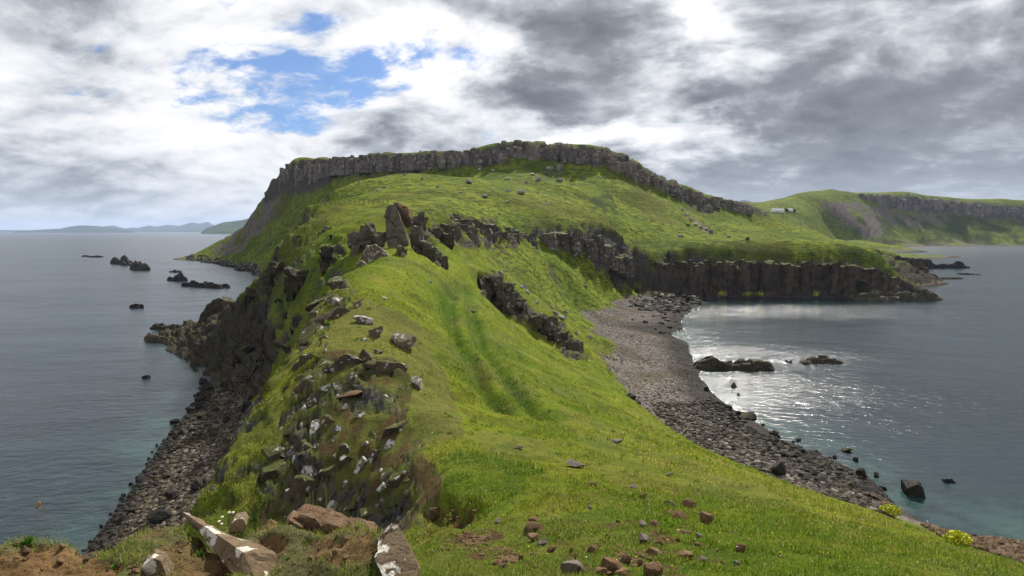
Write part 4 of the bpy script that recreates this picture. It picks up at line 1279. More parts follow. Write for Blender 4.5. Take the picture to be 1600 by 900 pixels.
skerry("skerry", 128, 139, (401, 401), 3.5, "smaller of two tiny flat skerries farthest out on the left sea", seed=2)
skerry("skerry", 140, 161, (402, 402), 4, "larger of two tiny flat skerries farthest out on the left sea", seed=3)
skerry("sea_stack", 177, 204, (409, 417), 15, "jagged black sea stack, outermost of the close pair", seed=4, peaks=1.1, depth=0.5, category="sea stack")
skerry("sea_stack", 206, 226, (419, 424), 16, "squat black sea stack, inner one of the close pair", seed=5, peaks=0.8, depth=0.8, category="sea stack")
skerry("skerry", 266, 283, (425, 426), 5, "small low skerry behind the block-shaped stack", seed=6)
skerry("sea_stack", 264, 289, (437, 440), 13, "block-shaped black stack at the end of the long low reef", seed=7, peaks=.5, depth=.5, category="sea stack")
skerry("reef", 290, 353, (444, 453), 12, "long low black reef off the far cobble point", seed=8, peaks=.5, depth=0.28, category="reef")
skerry("skerry", 205, 222, (480, 482), 9, "lone flat-topped skerry in the middle of the left sea", seed=9, peaks=.6, depth=.6)
skerry("reef", 240, 303, (510, 520), 10, "broken brown reef just off the shore outcrop", mat=BASALT_WEED, seed=10, peaks=.8, depth=.3, category="reef")
skerry("reef", 231, 300, (522, 548), 14, "tapering tail of the shore outcrop reaching into the sea", mat=BASALT_WEED, seed=11, peaks=.5, depth=.35, category="reef")
skerry("skerry", 224, 234, (590, 591), 8, "small dark rock alone off the left beach", seed=12, depth=.9)
skerry("reef", 1085, 1207, (574, 577), 20, "larger dark weedy reef in the bay beside the shingle", mat=BASALT_WEED, seed=13, peaks=.55, depth=.28, category="reef")
skerry("reef", 1250, 1311, (569, 564), 14, "smaller dark oval reef in the middle of the bay", mat=BASALT_WEED, seed=14, peaks=.3, depth=.35, category="reef")
skerry("skerry", 1227, 1238, (565, 567), 5, "tiny rock awash between the two reefs in the bay", seed=15)
skerry("reef", 1330, 1468, (469, 467), 16, "low dark rock shelf at the foot of the sea cliff's outer end", mat=BASALT_WEED, seed=16, peaks=.6, depth=.2, category="reef")
skerry("reef", 1385, 1462, (441, 436), 15, "flat dark rock ledge between the two cliff ends", mat=BASALT_WEED, seed=17, peaks=.4, depth=.25, category="reef")
skerry("reef", 1438, 1502, (437, 435), 4, "thin brown spit of rock pointing out to sea", mat=BASALT_WEED, seed=18, depth=.15, category="reef")
skerry("reef", 1438, 1514, (420, 418), 17, "ragged black reef off the grassy-topped small cliff", seed=19, peaks=.9, depth=.18, category="reef")
skerry("skerry", 1494, 1533, (428, 430), 2.5, "thin line of rock awash beyond the brown spit", seed=20, depth=.15)
skerry("skerry", 1474, 1490, (752, 753), 11, "broken dark rock alone off the big shore boulder", seed=21, depth=.7)
skerry("skerry", 1408, 1421, (760, 761), 7, "small flat dark rock just behind the big shore boulder", seed=22, depth=.6)

# ------------------------------------------------------------------ boulders on the two shores
L_SHORE = [(315, 595, 15, 13), (327, 607, 13, 10), (312, 623, 16, 12), (295, 639, 17, 13), (306, 637, 12, 9), (312, 652, 12, 9), (272, 658, 14, 12), (283, 676, 19, 16), (299, 671, 16, 12), (351, 656, 15, 14),
           (363, 690, 26, 22), (383, 636, 28, 26), (259, 744, 20, 12), (266, 776, 24, 20), (307, 757, 30, 26), (244, 812, 40, 26), (187, 790, 13, 11), (189, 813, 20, 16), (208, 798, 20, 14), (176, 836, 20, 14), (160, 845, 14, 10), (232, 850, 16, 10), (335, 640, 12, 9), (345, 612, 12, 9)]
L_LAB = {15: "biggest black boulder on the left beach, nearest the foreground slab", 14: "big dark boulder at the foot of the left slope", 13: "dark slab-like boulder in the middle of the left cobbles",
         11: "black boulder under the upper left slope beside the wet bank", 10: "grey boulder against the foot of the left slope", 7: "larger black boulder of the pair standing in the left shallows",
         0: "black boulder where the cobbles meet the shore outcrop", 9: "rounded dark boulder in the upper part of the left cobbles"}
for i, (px, py, w, h) in enumerate(L_SHORE):
    place_stone("boulder", px, py, w, h, BASALT, L_LAB.get(i, "dark boulder at the water's edge of the left cobble beach"), group="boulders on the left beach", y0=35)
R_SHORE = [(1147, 602, 12, 11), (1154, 617, 6, 5), (1139, 636, 15, 12), (1173, 649, 28, 17), (1104, 607, 11, 10), (1254, 704, 13, 10), (1325, 704, 15, 9), (1192, 663, 8, 6), (1217, 682, 7, 6), (1226, 692, 10, 8),
           (1350, 740, 20, 24), (1339, 718, 13, 9), (1370, 742, 10, 9), (1217, 731, 28, 36), (1240, 690, 5, 4), (1205, 676, 8, 7), (1230, 712, 14, 10), (1262, 722, 16, 12), (1290, 728, 14, 11), (1310, 740, 18, 12),
           (1285, 750, 20, 12), (1330, 758, 18, 14), (1355, 775, 16, 14), (1372, 782, 18, 14), (1250, 742, 16, 12), (1180, 690, 12, 9), (1165, 675, 10, 8), (1195, 705, 14, 10), (1150, 660, 9, 7), (1128, 640, 9, 7), (1305, 715, 9, 7), (1275, 705, 8, 6)]
R_LAB = {0: "square dark boulder standing in the water off the shingle", 3: "large round black boulder at the edge of the bay", 2: "dark boulder at the water's edge beside the large round one",
         10: "tall dark boulder at the outer end of the right boulder beach", 13: "big boulder with a grassy cap on the right boulder beach", 6: "flat brown rock in the shallows off the boulder beach"}
for i, (px, py, w, h) in enumerate(R_SHORE):
    place_stone("boulder", px, py, w, h, BASALT if i % 3 else BASALT_WEED, R_LAB.get(i, "dark boulder among the rocks of the right shore"), group="boulders on the right shore", y0=48)
_br = np.random.default_rng(91)
for i in range(95):
    t_ = _br.random() ** 0.8
    e0 = np.array([1100 + 285 * t_, 640 + 150 * t_]); 
    px, py = e0 + np.array([_br.normal() * 22 - 8, _br.normal() * 11 - 4])
    w_ = _br.uniform(6, 11) + 8 * _br.random() ** 3
    if py < 615 + (px - 1100) * 0.46:
        continue
    place_stone("boulder", px, py, w_, w_ * _br.uniform(.6, .9), BASALT if i % 4 else BASALT_WEED, "dark boulder among the rocks of the right shore", group="boulders on the right shore", y0=48, sub=2)
for i in range(40):
    t_ = _br.random()
    px = 325 - 190 * t_ + _br.uniform(-4, 18); py = 590 + 262 * t_ + _br.normal() * 4
    w_ = _br.uniform(5, 10)
    place_stone("boulder", px, py, w_, w_ * .8, BASALT, "dark boulder at the water's edge of the left cobble beach", group="boulders on the left beach", y0=35, sub=2)
# the big double boulder by the water
bb = link("shore_boulder", None)
bb.location = PZ(1425, 808, 0.0)
bb["label"] = "largest black boulder in two stacked blocks at the right water's edge"; bb["category"] = "boulder"
for nm, ol, sd in (("upper_block", [(1418, 762), (1432, 760), (1445, 764), (1446, 785), (1440, 800), (1420, 790)], 81), ("lower_block", [(1404, 792), (1412, 778), (1428, 780), (1446, 786), (1446, 806), (1430, 814), (1408, 808)], 82)):
    o = hull_rock(nm, block_pts(ol, 70, 2.6, seed=sd), BASALT, seed=sd, rough=0.03, levels=4)
    o.location = Vector(o.location) - bb.location
    o.parent = bb
# rocks at the back corner of the shingle and on the grass of the bowl
CORNER = [(1000, 462, 9, 6), (1018, 468, 12, 7), (1035, 462, 10, 7), (1052, 470, 14, 8), (1068, 474, 12, 7), (1080, 466, 14, 9), (1092, 474, 12, 7), (1045, 480, 9, 6), (1060, 486, 10, 6), (1025, 458, 9, 6), (985, 470, 8, 5), (1010, 478, 8, 5), (1075, 481, 12, 6)]
for (px, py, w, h) in CORNER:
    place_stone("boulder", px, py, w, h, BASALT if px > 1040 else HILLST, "rock in the tumble at the back corner of the shingle beach", group="rocks at the corner of the shingle beach", y0=150, sub=2)
BOWL = [(823, 455, 11, 9), (814, 447, 10, 7), (804, 443, 8, 5), (821, 448, 6, 8), (868, 489, 14, 9), (877, 496, 16, 10), (862, 480, 8, 6), (883, 487, 6, 6), (900, 520, 9, 8), (922, 526, 7, 7), (838, 476, 8, 6), (915, 448, 9, 7), (886, 488, 5, 4)]
for i, (px, py, w, h) in enumerate(BOWL):
    place_stone("boulder", px, py, w, h, HILLST, "grey boulder strewn on the grass of the bowl behind the dark rib", group="boulders in the grassy bowl", y0=121, sub=2)
HILLB = [(733, 284, 13, 9), (757, 306, 10, 7), (750, 264, 9, 8), (600, 292, 7, 5), (590, 297, 6, 5), (562, 284, 7, 4), (632, 272, 6, 5), (660, 279, 5, 4), (682, 292, 6, 4), (702, 313, 5, 4), (770, 266, 7, 5), (793, 279, 10, 6), (793, 298, 9, 6), (793, 315, 7, 5),
         (780, 333, 6, 5), (813, 300, 15, 9), (842, 280, 12, 8), (874, 281, 12, 8), (858, 263, 13, 11), (874, 262, 9, 14), (832, 272, 9, 6), (883, 300, 4, 4), (855, 318, 6, 4), (880, 250, 5, 8), (811, 274, 7, 5), (911, 276, 5, 4), (945, 277, 5, 4),
         (1064, 368, 10, 6), (960, 383, 8, 7), (974, 388, 8, 7), (1139, 369, 7, 5), (1072, 335, 8, 6), (1080, 342, 9, 6), (1086, 350, 10, 6), (1094, 354, 9, 6), (1103, 358, 9, 5), (1112, 361, 8, 5), (1066, 328, 6, 5), (610, 306, 4, 3), (655, 302, 4, 3), (576, 292, 4, 3), (720, 300, 5, 4), (840, 300, 5, 4), (822, 285, 6, 4), (800, 330, 5, 4), (770, 296, 6, 4)]
H_LAB = {0: "pale boulder on the hillside straight above the broken crag", 15: "widest grey boulder cluster stone on the mid hillside below the crag's summit", 18: "reddish boulder right under the crag's highest point", 19: "upright grey boulder right under the crag's highest point", 27: "white flat rock above the green brow of the sea cliff"}
for i, (px, py, w, h) in enumerate(HILLB):
    place_stone("boulder", px, py, w, h, HILLST, H_LAB.get(i, "grey boulder scattered on the green slope of the big hill"), group="boulders on the big hill", y0=190, sub=2)

# ------------------------------------------------------------------ rocks of the ridge and the knob
RIDGE = [(567, 498, 36, 22, LICHEN_W, "white lichened boulder on the ridge crest above two brown ones"), (584, 518, 26, 24, LICHEN, "brown boulder between the white boulder and the largest brown one"), (623, 526, 46, 36, LICHEN, "largest brown boulder on the crest of the ridge"),
         (525, 470, 16, 24, LICHEN_W, "upright white boulder on the seaward edge of the ridge"), (557, 475, 18, 15, LICHEN, "small pale boulder landward of the upright white one"), (601, 466, 8, 6, LICHEN_W, "tiny white stone in the grass of the ridge top"),
         (569, 532, 13, 6, LICHEN_W, "small flat white stone on the ridge turf"), (592, 549, 20, 7, LICHEN, "low grey stone at the brink of the ridge turf"), (652, 598, 22, 26, LICHEN_W, "white streaked rock on the landward side of the knob"),
         (578, 572, 28, 18, BASALT_WEED, "dark rock under the brink of the ridge turf"), (553, 594, 16, 9, LICHEN_W, "pale stone on the brown ledge under the brink"), (503, 502, 16, 16, LICHEN, "pale rock on the seaward edge beside the white boulder"), (672, 440, 10, 5, LICHEN_W, "white stone in the grass below the stepped rib"),
         (738, 486, 12, 5, LICHEN, "pale flat stone beside the worn track"), (484, 592, 12, 10, LICHEN_W, "white rock on the seaward shoulder of the knob"), (548, 618, 60, 10, BROWNST, "bare brown ledge stone across the top of the knob")]
for (px, py, w, h, mt, lb) in RIDGE:
    place_stone("boulder", px, py, w, h, mt, lb, y0=18, sub=3, sink=0.3)
KNOB = [(494, 669, 28, 30, "largest white lichened rock on the face of the knob"), (495, 702, 18, 12, None), (484, 736, 26, 22, "white lichened rock low on the seaward face of the knob"), (563, 734, 22, 26, "white blotched rock in the middle of the knob's face"), (596, 766, 22, 18, "round white rock low on the landward face of the knob"),
        (524, 798, 26, 18, "white rock at the foot of the knob behind the brown blocks"), (565, 652, 22, 11, "flat white stone high on the knob beside the grass"), (543, 638, 16, 9, None), (527, 674, 20, 14, None), (611, 697, 20, 16, "white topped rock at the landward edge of the knob"), (604, 619, 10, 6, None), (570, 696, 13, 10, None),
        (523, 718, 9, 8, None), (521, 688, 9, 11, None), (487, 633, 20, 12, None), (507, 634, 13, 12, None), (509, 611, 18, 18, "white rock pair's lower stone on the top of the knob"), (522, 604, 13, 16, None), (466, 753, 9, 8, None), (500, 786, 11, 9, None), (596, 737, 9, 8, None), (459, 719, 11, 20, None), (443, 716, 7, 7, None), (477, 701, 7, 7, None), (528, 622, 9, 8, None), (473, 640, 8, 12, None), (470, 668, 8, 10, None), (540, 760, 10, 12, None), (560, 780, 9, 9, None), (450, 770, 9, 9, None), (505, 760, 10, 9, None)]
def set_in(px, py, w, h, mat, label, group, y0, proud=0.5, name="boulder", k=None):
    """a rock bedded in the slope, its flat side along the ground"""
    g = on_ground(px, py, y0)
    e = 0.35
    nx = -(gz(g[0] + e, g[1]) - gz(g[0] - e, g[1])) / (2 * e); ny = -(gz(g[0], g[1] + e) - gz(g[0], g[1] - e)) / (2 * e)
    nrm = Vector((nx, ny, 1)).normalized()
    nrm = (nrm + Vector((rng.normal() * .25, -.35 + rng.normal() * .25, rng.normal() * .1))).normalized()
    k = int(rng.integers(0, 12)) if k is None else k
    o = link(name, pool(mat, k, 3))
    s_ = g[1] / FOC / 2
    o.rotation_mode = 'QUATERNION'
    o.rotation_quaternion = nrm.to_track_quat('Z', 'Y')
    o.scale = (w * s_ * 1.15, h * s_ * 1.3, 0.42 * (w + h) * s_)
    o.location = Vector(g) - nrm * (0.42 * (w + h) * s_ * (1 - proud))
    o["label"] = label; o["category"] = "boulder"; o["group"] = group
    STONES.append((group, label, px, o))
    return o
for (px, py, w, h, lb) in KNOB:
    set_in(px, py, w, h, LICHEN_W, lb or "small white lichened rock set in the mossy face of the knob", "lichened rocks of the knob", 12, proud=0.62)
_kr = np.random.default_rng(41)
KB = [(498, 545), (488, 520), (505, 515), (496, 490), (512, 480), (520, 455), (505, 465), (478, 540), (470, 565), (530, 448), (514, 500), (492, 532), (482, 500), (460, 600), (545, 560), (575, 562), (605, 566), (525, 565), (430, 700), (445, 745), (470, 690), (455, 660), (480, 615), (505, 655), (535, 700), (545, 725), (580, 715), (590, 690), (615, 730), (640, 745), (570, 760), (515, 745), (470, 775), (440, 790), (610, 780), (645, 700), (630, 670), (580, 650), (540, 590), (510, 580), (600, 590), (625, 610), (490, 560), (470, 590), (545, 785), (575, 800), (620, 760), (660, 760)]
for (px, py) in KB:
    set_in(px + _kr.uniform(-6, 6), py + _kr.uniform(-6, 6), _kr.uniform(34, 78), _kr.uniform(30, 60), KNOBROCK, "mossy brown rock bulging from the knob", "mossy rocks of the knob", 12, proud=0.30, name="mossy_rock")

# ------------------------------------------------------------------ loose stones in the near grass
NEAR = [(928, 756, 17, 9, 0, None), (991, 761, 15, 5, 1, None), (1006, 776, 14, 10, 0, None), (1009, 786, 10, 8, 0, None), (1048, 787, 21, 12, 1, "dark wedge stone beside the round brown boulder"), (1079, 789, 31, 24, 2, "round brown boulder, highest of the big stones in the grass"), (1045, 804, 19, 9, 0, None),
        (1064, 810, 27, 15, 0, "smooth tan stone just below the round brown boulder"), (1105, 811, 25, 25, 0, "upright brown stone at the edge of the near stones"), (1005, 821, 17, 15, 1, "grey stone leaning on a brown one"), (1024, 820, 24, 17, 0, "brown stone with a grey one leaning on it"), (1008, 843, 21, 18, 1, "dark stone below the leaning grey one"), (1031, 847, 21, 15, 0, "tan stone beside the dark one"),
        (1094, 839, 15, 10, 1, None), (1093, 851, 14, 9, 0, None), (1024, 863, 28, 21, 0, "brown stone half buried in straw-coloured grass"), (1073, 869, 29, 13, 0, "flat brown stone pair among the lower stones"), (1100, 877, 19, 13, 1, None), (835, 812, 20, 14, 0, "topmost brown stone of the small heap by the bare earth"), (831, 828, 31, 18, 0, "widest brown stone of the small heap by the bare earth"),
        (834, 842, 21, 13, 0, None), (849, 849, 19, 11, 1, None), (862, 861, 19, 9, 0, None), (928, 859, 19, 14, 0, None), (893, 859, 9, 8, 0, None), (902, 869, 13, 11, 0, None), (896, 888, 44, 25, 1, "large flat grey stone at the bottom of the picture"), (957, 881, 38, 30, 2, "largest brown stone near the bottom of the picture"), (979, 876, 21, 19, 0, None), (940, 894, 23, 18, 0, None),
        (972, 897, 26, 12, 0, None), (1020, 892, 37, 28, 2, "big dark brown stone at the bottom beside the largest one"), (1015, 878, 13, 11, 0, None), (1000, 880, 12, 12, 0, None), (787, 886, 17, 18, 0, "reddish stone at the lower end of the bare earth"), (814, 871, 10, 12, 0, None), (837, 888, 9, 9, 0, None), (922, 794, 10, 7, 1, None),
        (898, 727, 38, 11, 3, "flat pale slab alone in the lush grass"), (963, 690, 22, 8, 3, "small flat tan slab higher on the grass slope"), (1158, 858, 19, 16, 0, "brown stone on its own towards the right"), (1152, 881, 12, 10, 1, None), (1045, 742, 15, 5, 1, None), (811, 700, 14, 6, 1, None), (778, 815, 14, 8, 1, None), (1130, 880, 9, 7, 0, None), (870, 830, 8, 6, 0, None), (950, 838, 10, 7, 0, None), (965, 815, 8, 6, 0, None), (1060, 845, 9, 7, 0, None), (1120, 860, 9, 6, 0, None), (915, 880, 9, 7, 0, None)]
for (px, py, w, h, kd, lb) in NEAR:
    place_stone("stone", px, py, w, h, [BROWNST, GREYST, BROWNST, GREYST][kd], lb or "small loose stone lying in the near grass", "stone", group="loose stones in the near grass", y0=7, sub=3, sink=0.22)
place_stone("boulder", 683, 806, 28, 32, BROWNST, "tan boulder in the earth hollow under the knob", y0=12, sub=3)

# things alike in one group are told apart by counting along the group
ONES = "first second third fourth fifth sixth seventh eighth ninth tenth eleventh twelfth thirteenth fourteenth fifteenth sixteenth seventeenth eighteenth nineteenth".split()
def ordinal(n):
    if n <= 19:
        return ONES[n - 1]
    tens = {10: ("one hundred", "one hundredth"), 11: ("one hundred ten", "one hundred tenth"), 12: ("one hundred twenty", "one hundred twentieth"), 13: ("one hundred thirty", "one hundred thirtieth"), 6: ("sixty", "sixtieth"), 7: ("seventy", "seventieth"), 8: ("eighty", "eightieth"), 9: ("ninety", "ninetieth"), 2: ("twenty", "twentieth"), 3: ("thirty", "thirtieth"), 4: ("forty", "fortieth"), 5: ("fifty", "fiftieth")}[n // 10]
    return tens[1] if n % 10 == 0 else tens[0] + "-" + ONES[n % 10 - 1]
SHORT = {"small loose stone lying in the near grass": "small loose stone in the near grass, {} of its kind from the left",
         "dark boulder at the water's edge of the left cobble beach": "dark boulder on the left cobble beach, {} of its kind from the left",
         "dark boulder among the rocks of the right shore": "dark boulder on the right shore, {} of its kind from the left",
         "small white lichened rock set in the mossy face of the knob": "small white lichened rock on the mossy knob, {} of its kind from the left",
         "grey boulder scattered on the green slope of the big hill": "grey boulder on the big green hill, {} of its kind from the left",
         "rock in the tumble at the back corner of the shingle beach": "rock at the back corner of the shingle, {} from the left",
         "mossy brown rock bulging from the knob": "mossy brown rock bulging from the knob, {} of its kind from the left",
         "dark crag on the green seaward slope": "dark crag on the green seaward slope, {} of its kind from the left",
         "grey boulder strewn on the grass of the bowl behind the dark rib": "grey boulder in the grassy bowl behind the dark rib, {} from the left"}
def count_labels():
    by = {}
    for g_, lb, px, o in STONES:
        by.setdefault(lb, []).append((px, o))
    for lb, items in by.items():
        if len(items) > 1 and lb in SHORT:
            for i, (px, o) in enumerate(sorted(items, key=lambda q: q[0])):
                o["label"] = SHORT[lb].format(ordinal(i + 1))
count_labels()

# ------------------------------------------------------------------ ledge at the photographer's feet
def build_ledge():
    C = []
    crest = [(-120, 850, 3.9), (0, 858, 4.0), (40, 846, 4.05), (90, 846, 4.1), (118, 852, 4.15), (150, 876, 4.1), (175, 868, 4.2), (230, 843, 4.4), (275, 826, 4.5), (310, 838, 4.4), (360, 856, 4.2), (400, 836, 4.35), (425, 812, 4.4), (455, 828, 4.3), (490, 826, 4.25), (540, 832, 4.2), (590, 836, 4.1), (625, 852, 3.9), (655, 893, 3.5)]
    for q in crest:
        p = PY(*q)
        C.append(p)
        C.append(p + np.array([-0.08, 0.25, -0.35])); C.append(p + np.array([-0.15, 0.55, -1.2])); C.append(p + np.array([-0.2, 1.1, -3.0]))
    for px in range(-120, 640, 70):
        C.append(PY(px, 905, 3.55)); C.append(PY(px, 1000, 2.95)); C.append(PY(px, 1250, 2.1))
    C += [PY(330, 872, 4.15), PY(360, 895, 3.9), PY(345, 905, 3.8), PY(300, 850, 4.3), PY(420, 905, 3.75)]
    C.append(PY(60, 880, 3.75)); C.append(PY(250, 870, 3.95)); C.append(PY(480, 870, 3.85))
    C += [np.array(q, float) for q in [(-0.25, 3.2, 27.6), (-0.1, 3.0, 27.2), (0.3, 3.0, 26.4), (0.25, 2.2, 27.2), (-0.2, 2.2, 28.0), (0.6, 4.0, 24.5), (0.1, 4.0, 25.2)]]
    C = np.array(C)
    n = len(C)
    d = np.sqrt(((C[:, None, :2] - C[None, :, :2]) ** 2).sum(-1) + 1e-4)
    Am = np.zeros((n + 1, n + 1)); Am[:n, :n] = -d + np.eye(n) * 0.01; Am[:n, n] = 1; Am[n, :n] = 1
    w = np.linalg.solve(Am, np.concatenate([C[:, 2], [0]]))
    gx, gy = np.meshgrid(np.arange(-4.6, 0.45, 0.020), np.arange(1.7, 5.4, 0.020))
    zz = np.zeros(gx.size)
    q = np.stack([gx.ravel(), gy.ravel()], 1)
    for i in range(0, len(q), 20000):
        dd = np.sqrt(((q[i:i + 20000, None] - C[None, :, :2]) ** 2).sum(-1) + 1e-4)
        zz[i:i + 20000] = -dd @ w[:n] + w[n]
    zz = zz.reshape(gx.shape)
    zz += 0.075 * fbm(gx / 0.42, gy / 0.42, None, 201, 5) + 0.022 * fbm(gx / 0.09, gy / 0.09, None, 202, 3)
    clod = fbm(gx / 0.30 + 4, gy / 0.30, None, 203, 4)
    px, py = project(np.stack([gx, gy, zz], -1))
    pxn = px + 26 * fbm(gx / .25, gy / .25, None, 205, 3)
    pyn = py + 14 * fbm(gx / .25, gy / .25, None, 206, 3)
    soil = sstep(clod, 0.05, 0.25) * 0.7
    for poly, s in [([(-150, 950), (-150, 870), (60, 860), (110, 850), (180, 885), (175, 920)], .85), ([(230, 880), (250, 845), (330, 850), (370, 880), (350, 920), (230, 920)], .6), ([(390, 840), (430, 835), (440, 860), (400, 865)], 1.0), ([(460, 850), (560, 845), (620, 860), (560, 880), (480, 875)], .7)]:
        soil = np.maximum(soil, inpoly(pxn, pyn, poly) * s)
    soil = soil * (1 - 0.9 * inpoly(pxn, pyn, [(190, 870), (240, 838), (300, 825), (310, 840), (220, 880)]))
    zz -= 0.035 * soil * (1 + fbm(gx / .05, gy / .05, None, 207, 2))
    cut = zz > 24.0
    ldr = dict(soil=soil, dry=np.full(gx.shape, .55), lush=np.clip(0.5 * fbm(gx / .3, gy / .3, None, 208, 3), 0, 1))
    m, t, b = new_mat("ledge_earth")
    p = pos(t)
    n1 = t.noise(p, 4.0, 6.0, 0.65); n2 = t.noise(p, 28.0, 6.0, 0.7)
    earth = t.mix(t.step(n1, .3, .7), (0.110, 0.058, 0.026), (0.205, 0.118, 0.055))
    earth = t.mix(t.math('MULTIPLY', t.step(n2, .5, .32), .8), earth, (0.040, 0.022, 0.012))
    turf = t.mix(n1, (0.055, 0.052, 0.020), (0.150, 0.140, 0.060))
    turf = t.mix(t.step(n2, .5, .35), turf, (0.040, 0.036, 0.016))
    t.put(b.inputs['Base Color'], t.mix(t.attr('soil'), turf, earth))
    b.inputs['Roughness'].default_value = 1.0
    b.inputs['Specular IOR Level'].default_value = 0.1
    bumped(t, b, t.math('ADD', n2, t.math('MULTIPLY', t.noise(p, 90.0, 3.0, .6), .4)), 0.9, 0.035)
    me = mesh_np("foreground_ledge", np.stack([gx, gy, zz], -1).reshape(-1, 3), grid_faces(gx.shape[0], gx.shape[1], cut), dict(soil=soil))
    link("foreground_ledge", me, m, kind="structure")
    return gx, gy, zz, soil, px, py
LGX, LGY, LGZ, LSOIL, LPX, LPY = build_ledge()
def lz(x, y):
    i = int(np.clip((x + 4.6) / 0.020, 0, LGX.shape[1] - 1)); j = int(np.clip((y - 1.7) / 0.020, 0, LGX.shape[0] - 1))
    return float(LGZ[j, i])

# ------------------------------------------------------------------ grass
def grass_material(name, dryness=0.0):
    m, t, b = new_mat(name)
    p = pos(t)
    tone = t.attr('tone'); lush = t.attr('lush'); dry = t.attr('dry'); tip = t.attr('tip')
    nL = t.noise(p, 0.045, 4.0, 0.6)
    nM = t.noise(p, 0.30, 5.0, 0.62)
    g = t.mix(t.step(nL, 0.36, 0.64), (0.156, 0.212, 0.022), (0.235, 0.265, 0.032))
    g = t.mix(t.step(nM, 0.54, 0.70), g, (0.270, 0.255, 0.045))
    g = t.mix(t.math('MULTIPLY', t.step(nM, 0.47, 0.30), 0.8), g, (0.085, 0.130, 0.012))
    g = t.mix(lush, g, (0.085, 0.190, 0.014))
    g = t.mix(t.math('MULTIPLY', dry, .8), g, (0.250, 0.215, 0.085))
    g = t.mix(t.math('MULTIPLY', t.step(tone, 0.86, 0.95), 0.8), g, (0.290, 0.235, 0.110))
    g = t.vmath('SCALE', g, t.math('ADD', 0.70, t.math('MULTIPLY', tone, 0.6)))
    d = t.new('ShaderNodeBsdfDiffuse'); tr = t.new('ShaderNodeBsdfTranslucent'); ms = t.new('ShaderNodeMixShader')
    t.put(d.inputs[0], g); t.put(tr.inputs[0], g)
    ms.inputs[0].default_value = 0.45
    t.l.new(d.outputs[0], ms.inputs[1]); t.l.new(tr.outputs[0], ms.inputs[2])
    out = [n for n in t.n if n.type == 'OUTPUT_MATERIAL'][0]
    t.l.new(ms.outputs[0], out.inputs[0])
    return m
GRASS = grass_material("grass_blades")
def blades(name, base, hgt, wid, lush, dry, seed, label, lean=0.5):
    r = np.random.default_rng(seed)
    n = len(base)
    az = r.uniform(0, 2 * np.pi, n)
    dx, dy = np.cos(az), np.sin(az)
    le = r.uniform(0.15, 1.0, n) * lean
    side = np.stack([-dy, dx, np.zeros(n)], 1) * (wid / 2)[:, None]
    fwd = np.stack([dx, dy, np.zeros(n)], 1)
    up = np.array([0, 0, 1.0])
    b0 = base - side; b1 = base + side
    mid = base + fwd * (hgt * le * 0.30)[:, None] + up * (hgt * 0.62)[:, None]
    tipv = base + fwd * (hgt * le * 0.95)[:, None] + up * (hgt * (1.0 - 0.35 * le))[:, None]
    V = np.stack([b0, b1, mid - side * .75, mid + side * .75, tipv], 1).reshape(-1, 3)
    o = (np.arange(n) * 5)[:, None]
    F_ = np.concatenate([o + [0, 1, 3], o + [0, 3, 2], o + [2, 3, 4]], 1).reshape(-1, 3)
    tone = r.random(n)
    rep = lambda a: np.repeat(a, 5)
    me = mesh_np(name, V, F_, dict(tone=rep(tone), lush=rep(lush), dry=rep(dry), tip=np.tile([0, 0, .6, .6, 1.0], n)))
    ob = link(name, me, GRASS, kind="stuff", label=label)
    return ob
def scatter_ground(n, d0, d1, seed, px_lo=-40, px_hi=1640):
    """random places on the ground, evenly spread as seen from the path, on turf only"""
    r = np.random.default_rng(seed)
    j0, j1 = np.searchsorted(LR, [math.log(d0), math.log(d1)])
    fj = r.uniform(j0, j1 - 1.01, n); fi = r.uniform(0, len(TH) - 1.01, n)
    j = fj.astype(int); i = fi.astype(int)
    tj = (fj - j)[:, None]; ti = (fi - i)[:, None]
    Q = (P3[j, i] * (1 - ti) + P3[j, i + 1] * ti) * (1 - tj) + (P3[j + 1, i] * (1 - ti) + P3[j + 1, i + 1] * ti) * tj
    qx, qy = project(Q)
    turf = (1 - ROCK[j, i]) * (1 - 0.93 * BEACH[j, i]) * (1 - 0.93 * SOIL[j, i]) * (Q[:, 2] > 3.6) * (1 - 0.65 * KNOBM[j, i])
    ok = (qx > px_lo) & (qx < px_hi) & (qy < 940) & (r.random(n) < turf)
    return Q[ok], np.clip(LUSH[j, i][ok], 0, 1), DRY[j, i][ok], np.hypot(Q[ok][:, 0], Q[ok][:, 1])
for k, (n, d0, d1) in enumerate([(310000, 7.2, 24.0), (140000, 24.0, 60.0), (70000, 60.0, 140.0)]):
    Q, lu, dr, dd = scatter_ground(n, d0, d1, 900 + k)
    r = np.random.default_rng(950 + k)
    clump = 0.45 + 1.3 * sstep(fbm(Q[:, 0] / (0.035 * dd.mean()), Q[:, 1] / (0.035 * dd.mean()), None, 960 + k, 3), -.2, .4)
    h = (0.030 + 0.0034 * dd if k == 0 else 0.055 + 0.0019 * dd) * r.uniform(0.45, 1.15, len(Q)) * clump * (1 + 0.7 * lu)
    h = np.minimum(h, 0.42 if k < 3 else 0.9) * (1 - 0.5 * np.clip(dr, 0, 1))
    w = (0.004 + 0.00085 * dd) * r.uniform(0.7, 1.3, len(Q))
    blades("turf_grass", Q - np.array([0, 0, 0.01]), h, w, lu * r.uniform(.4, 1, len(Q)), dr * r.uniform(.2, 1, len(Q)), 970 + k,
           ["grass of the near turf", "grass of the middle slope", "grass of the far ridge and bowl"][k], lean=0.85)
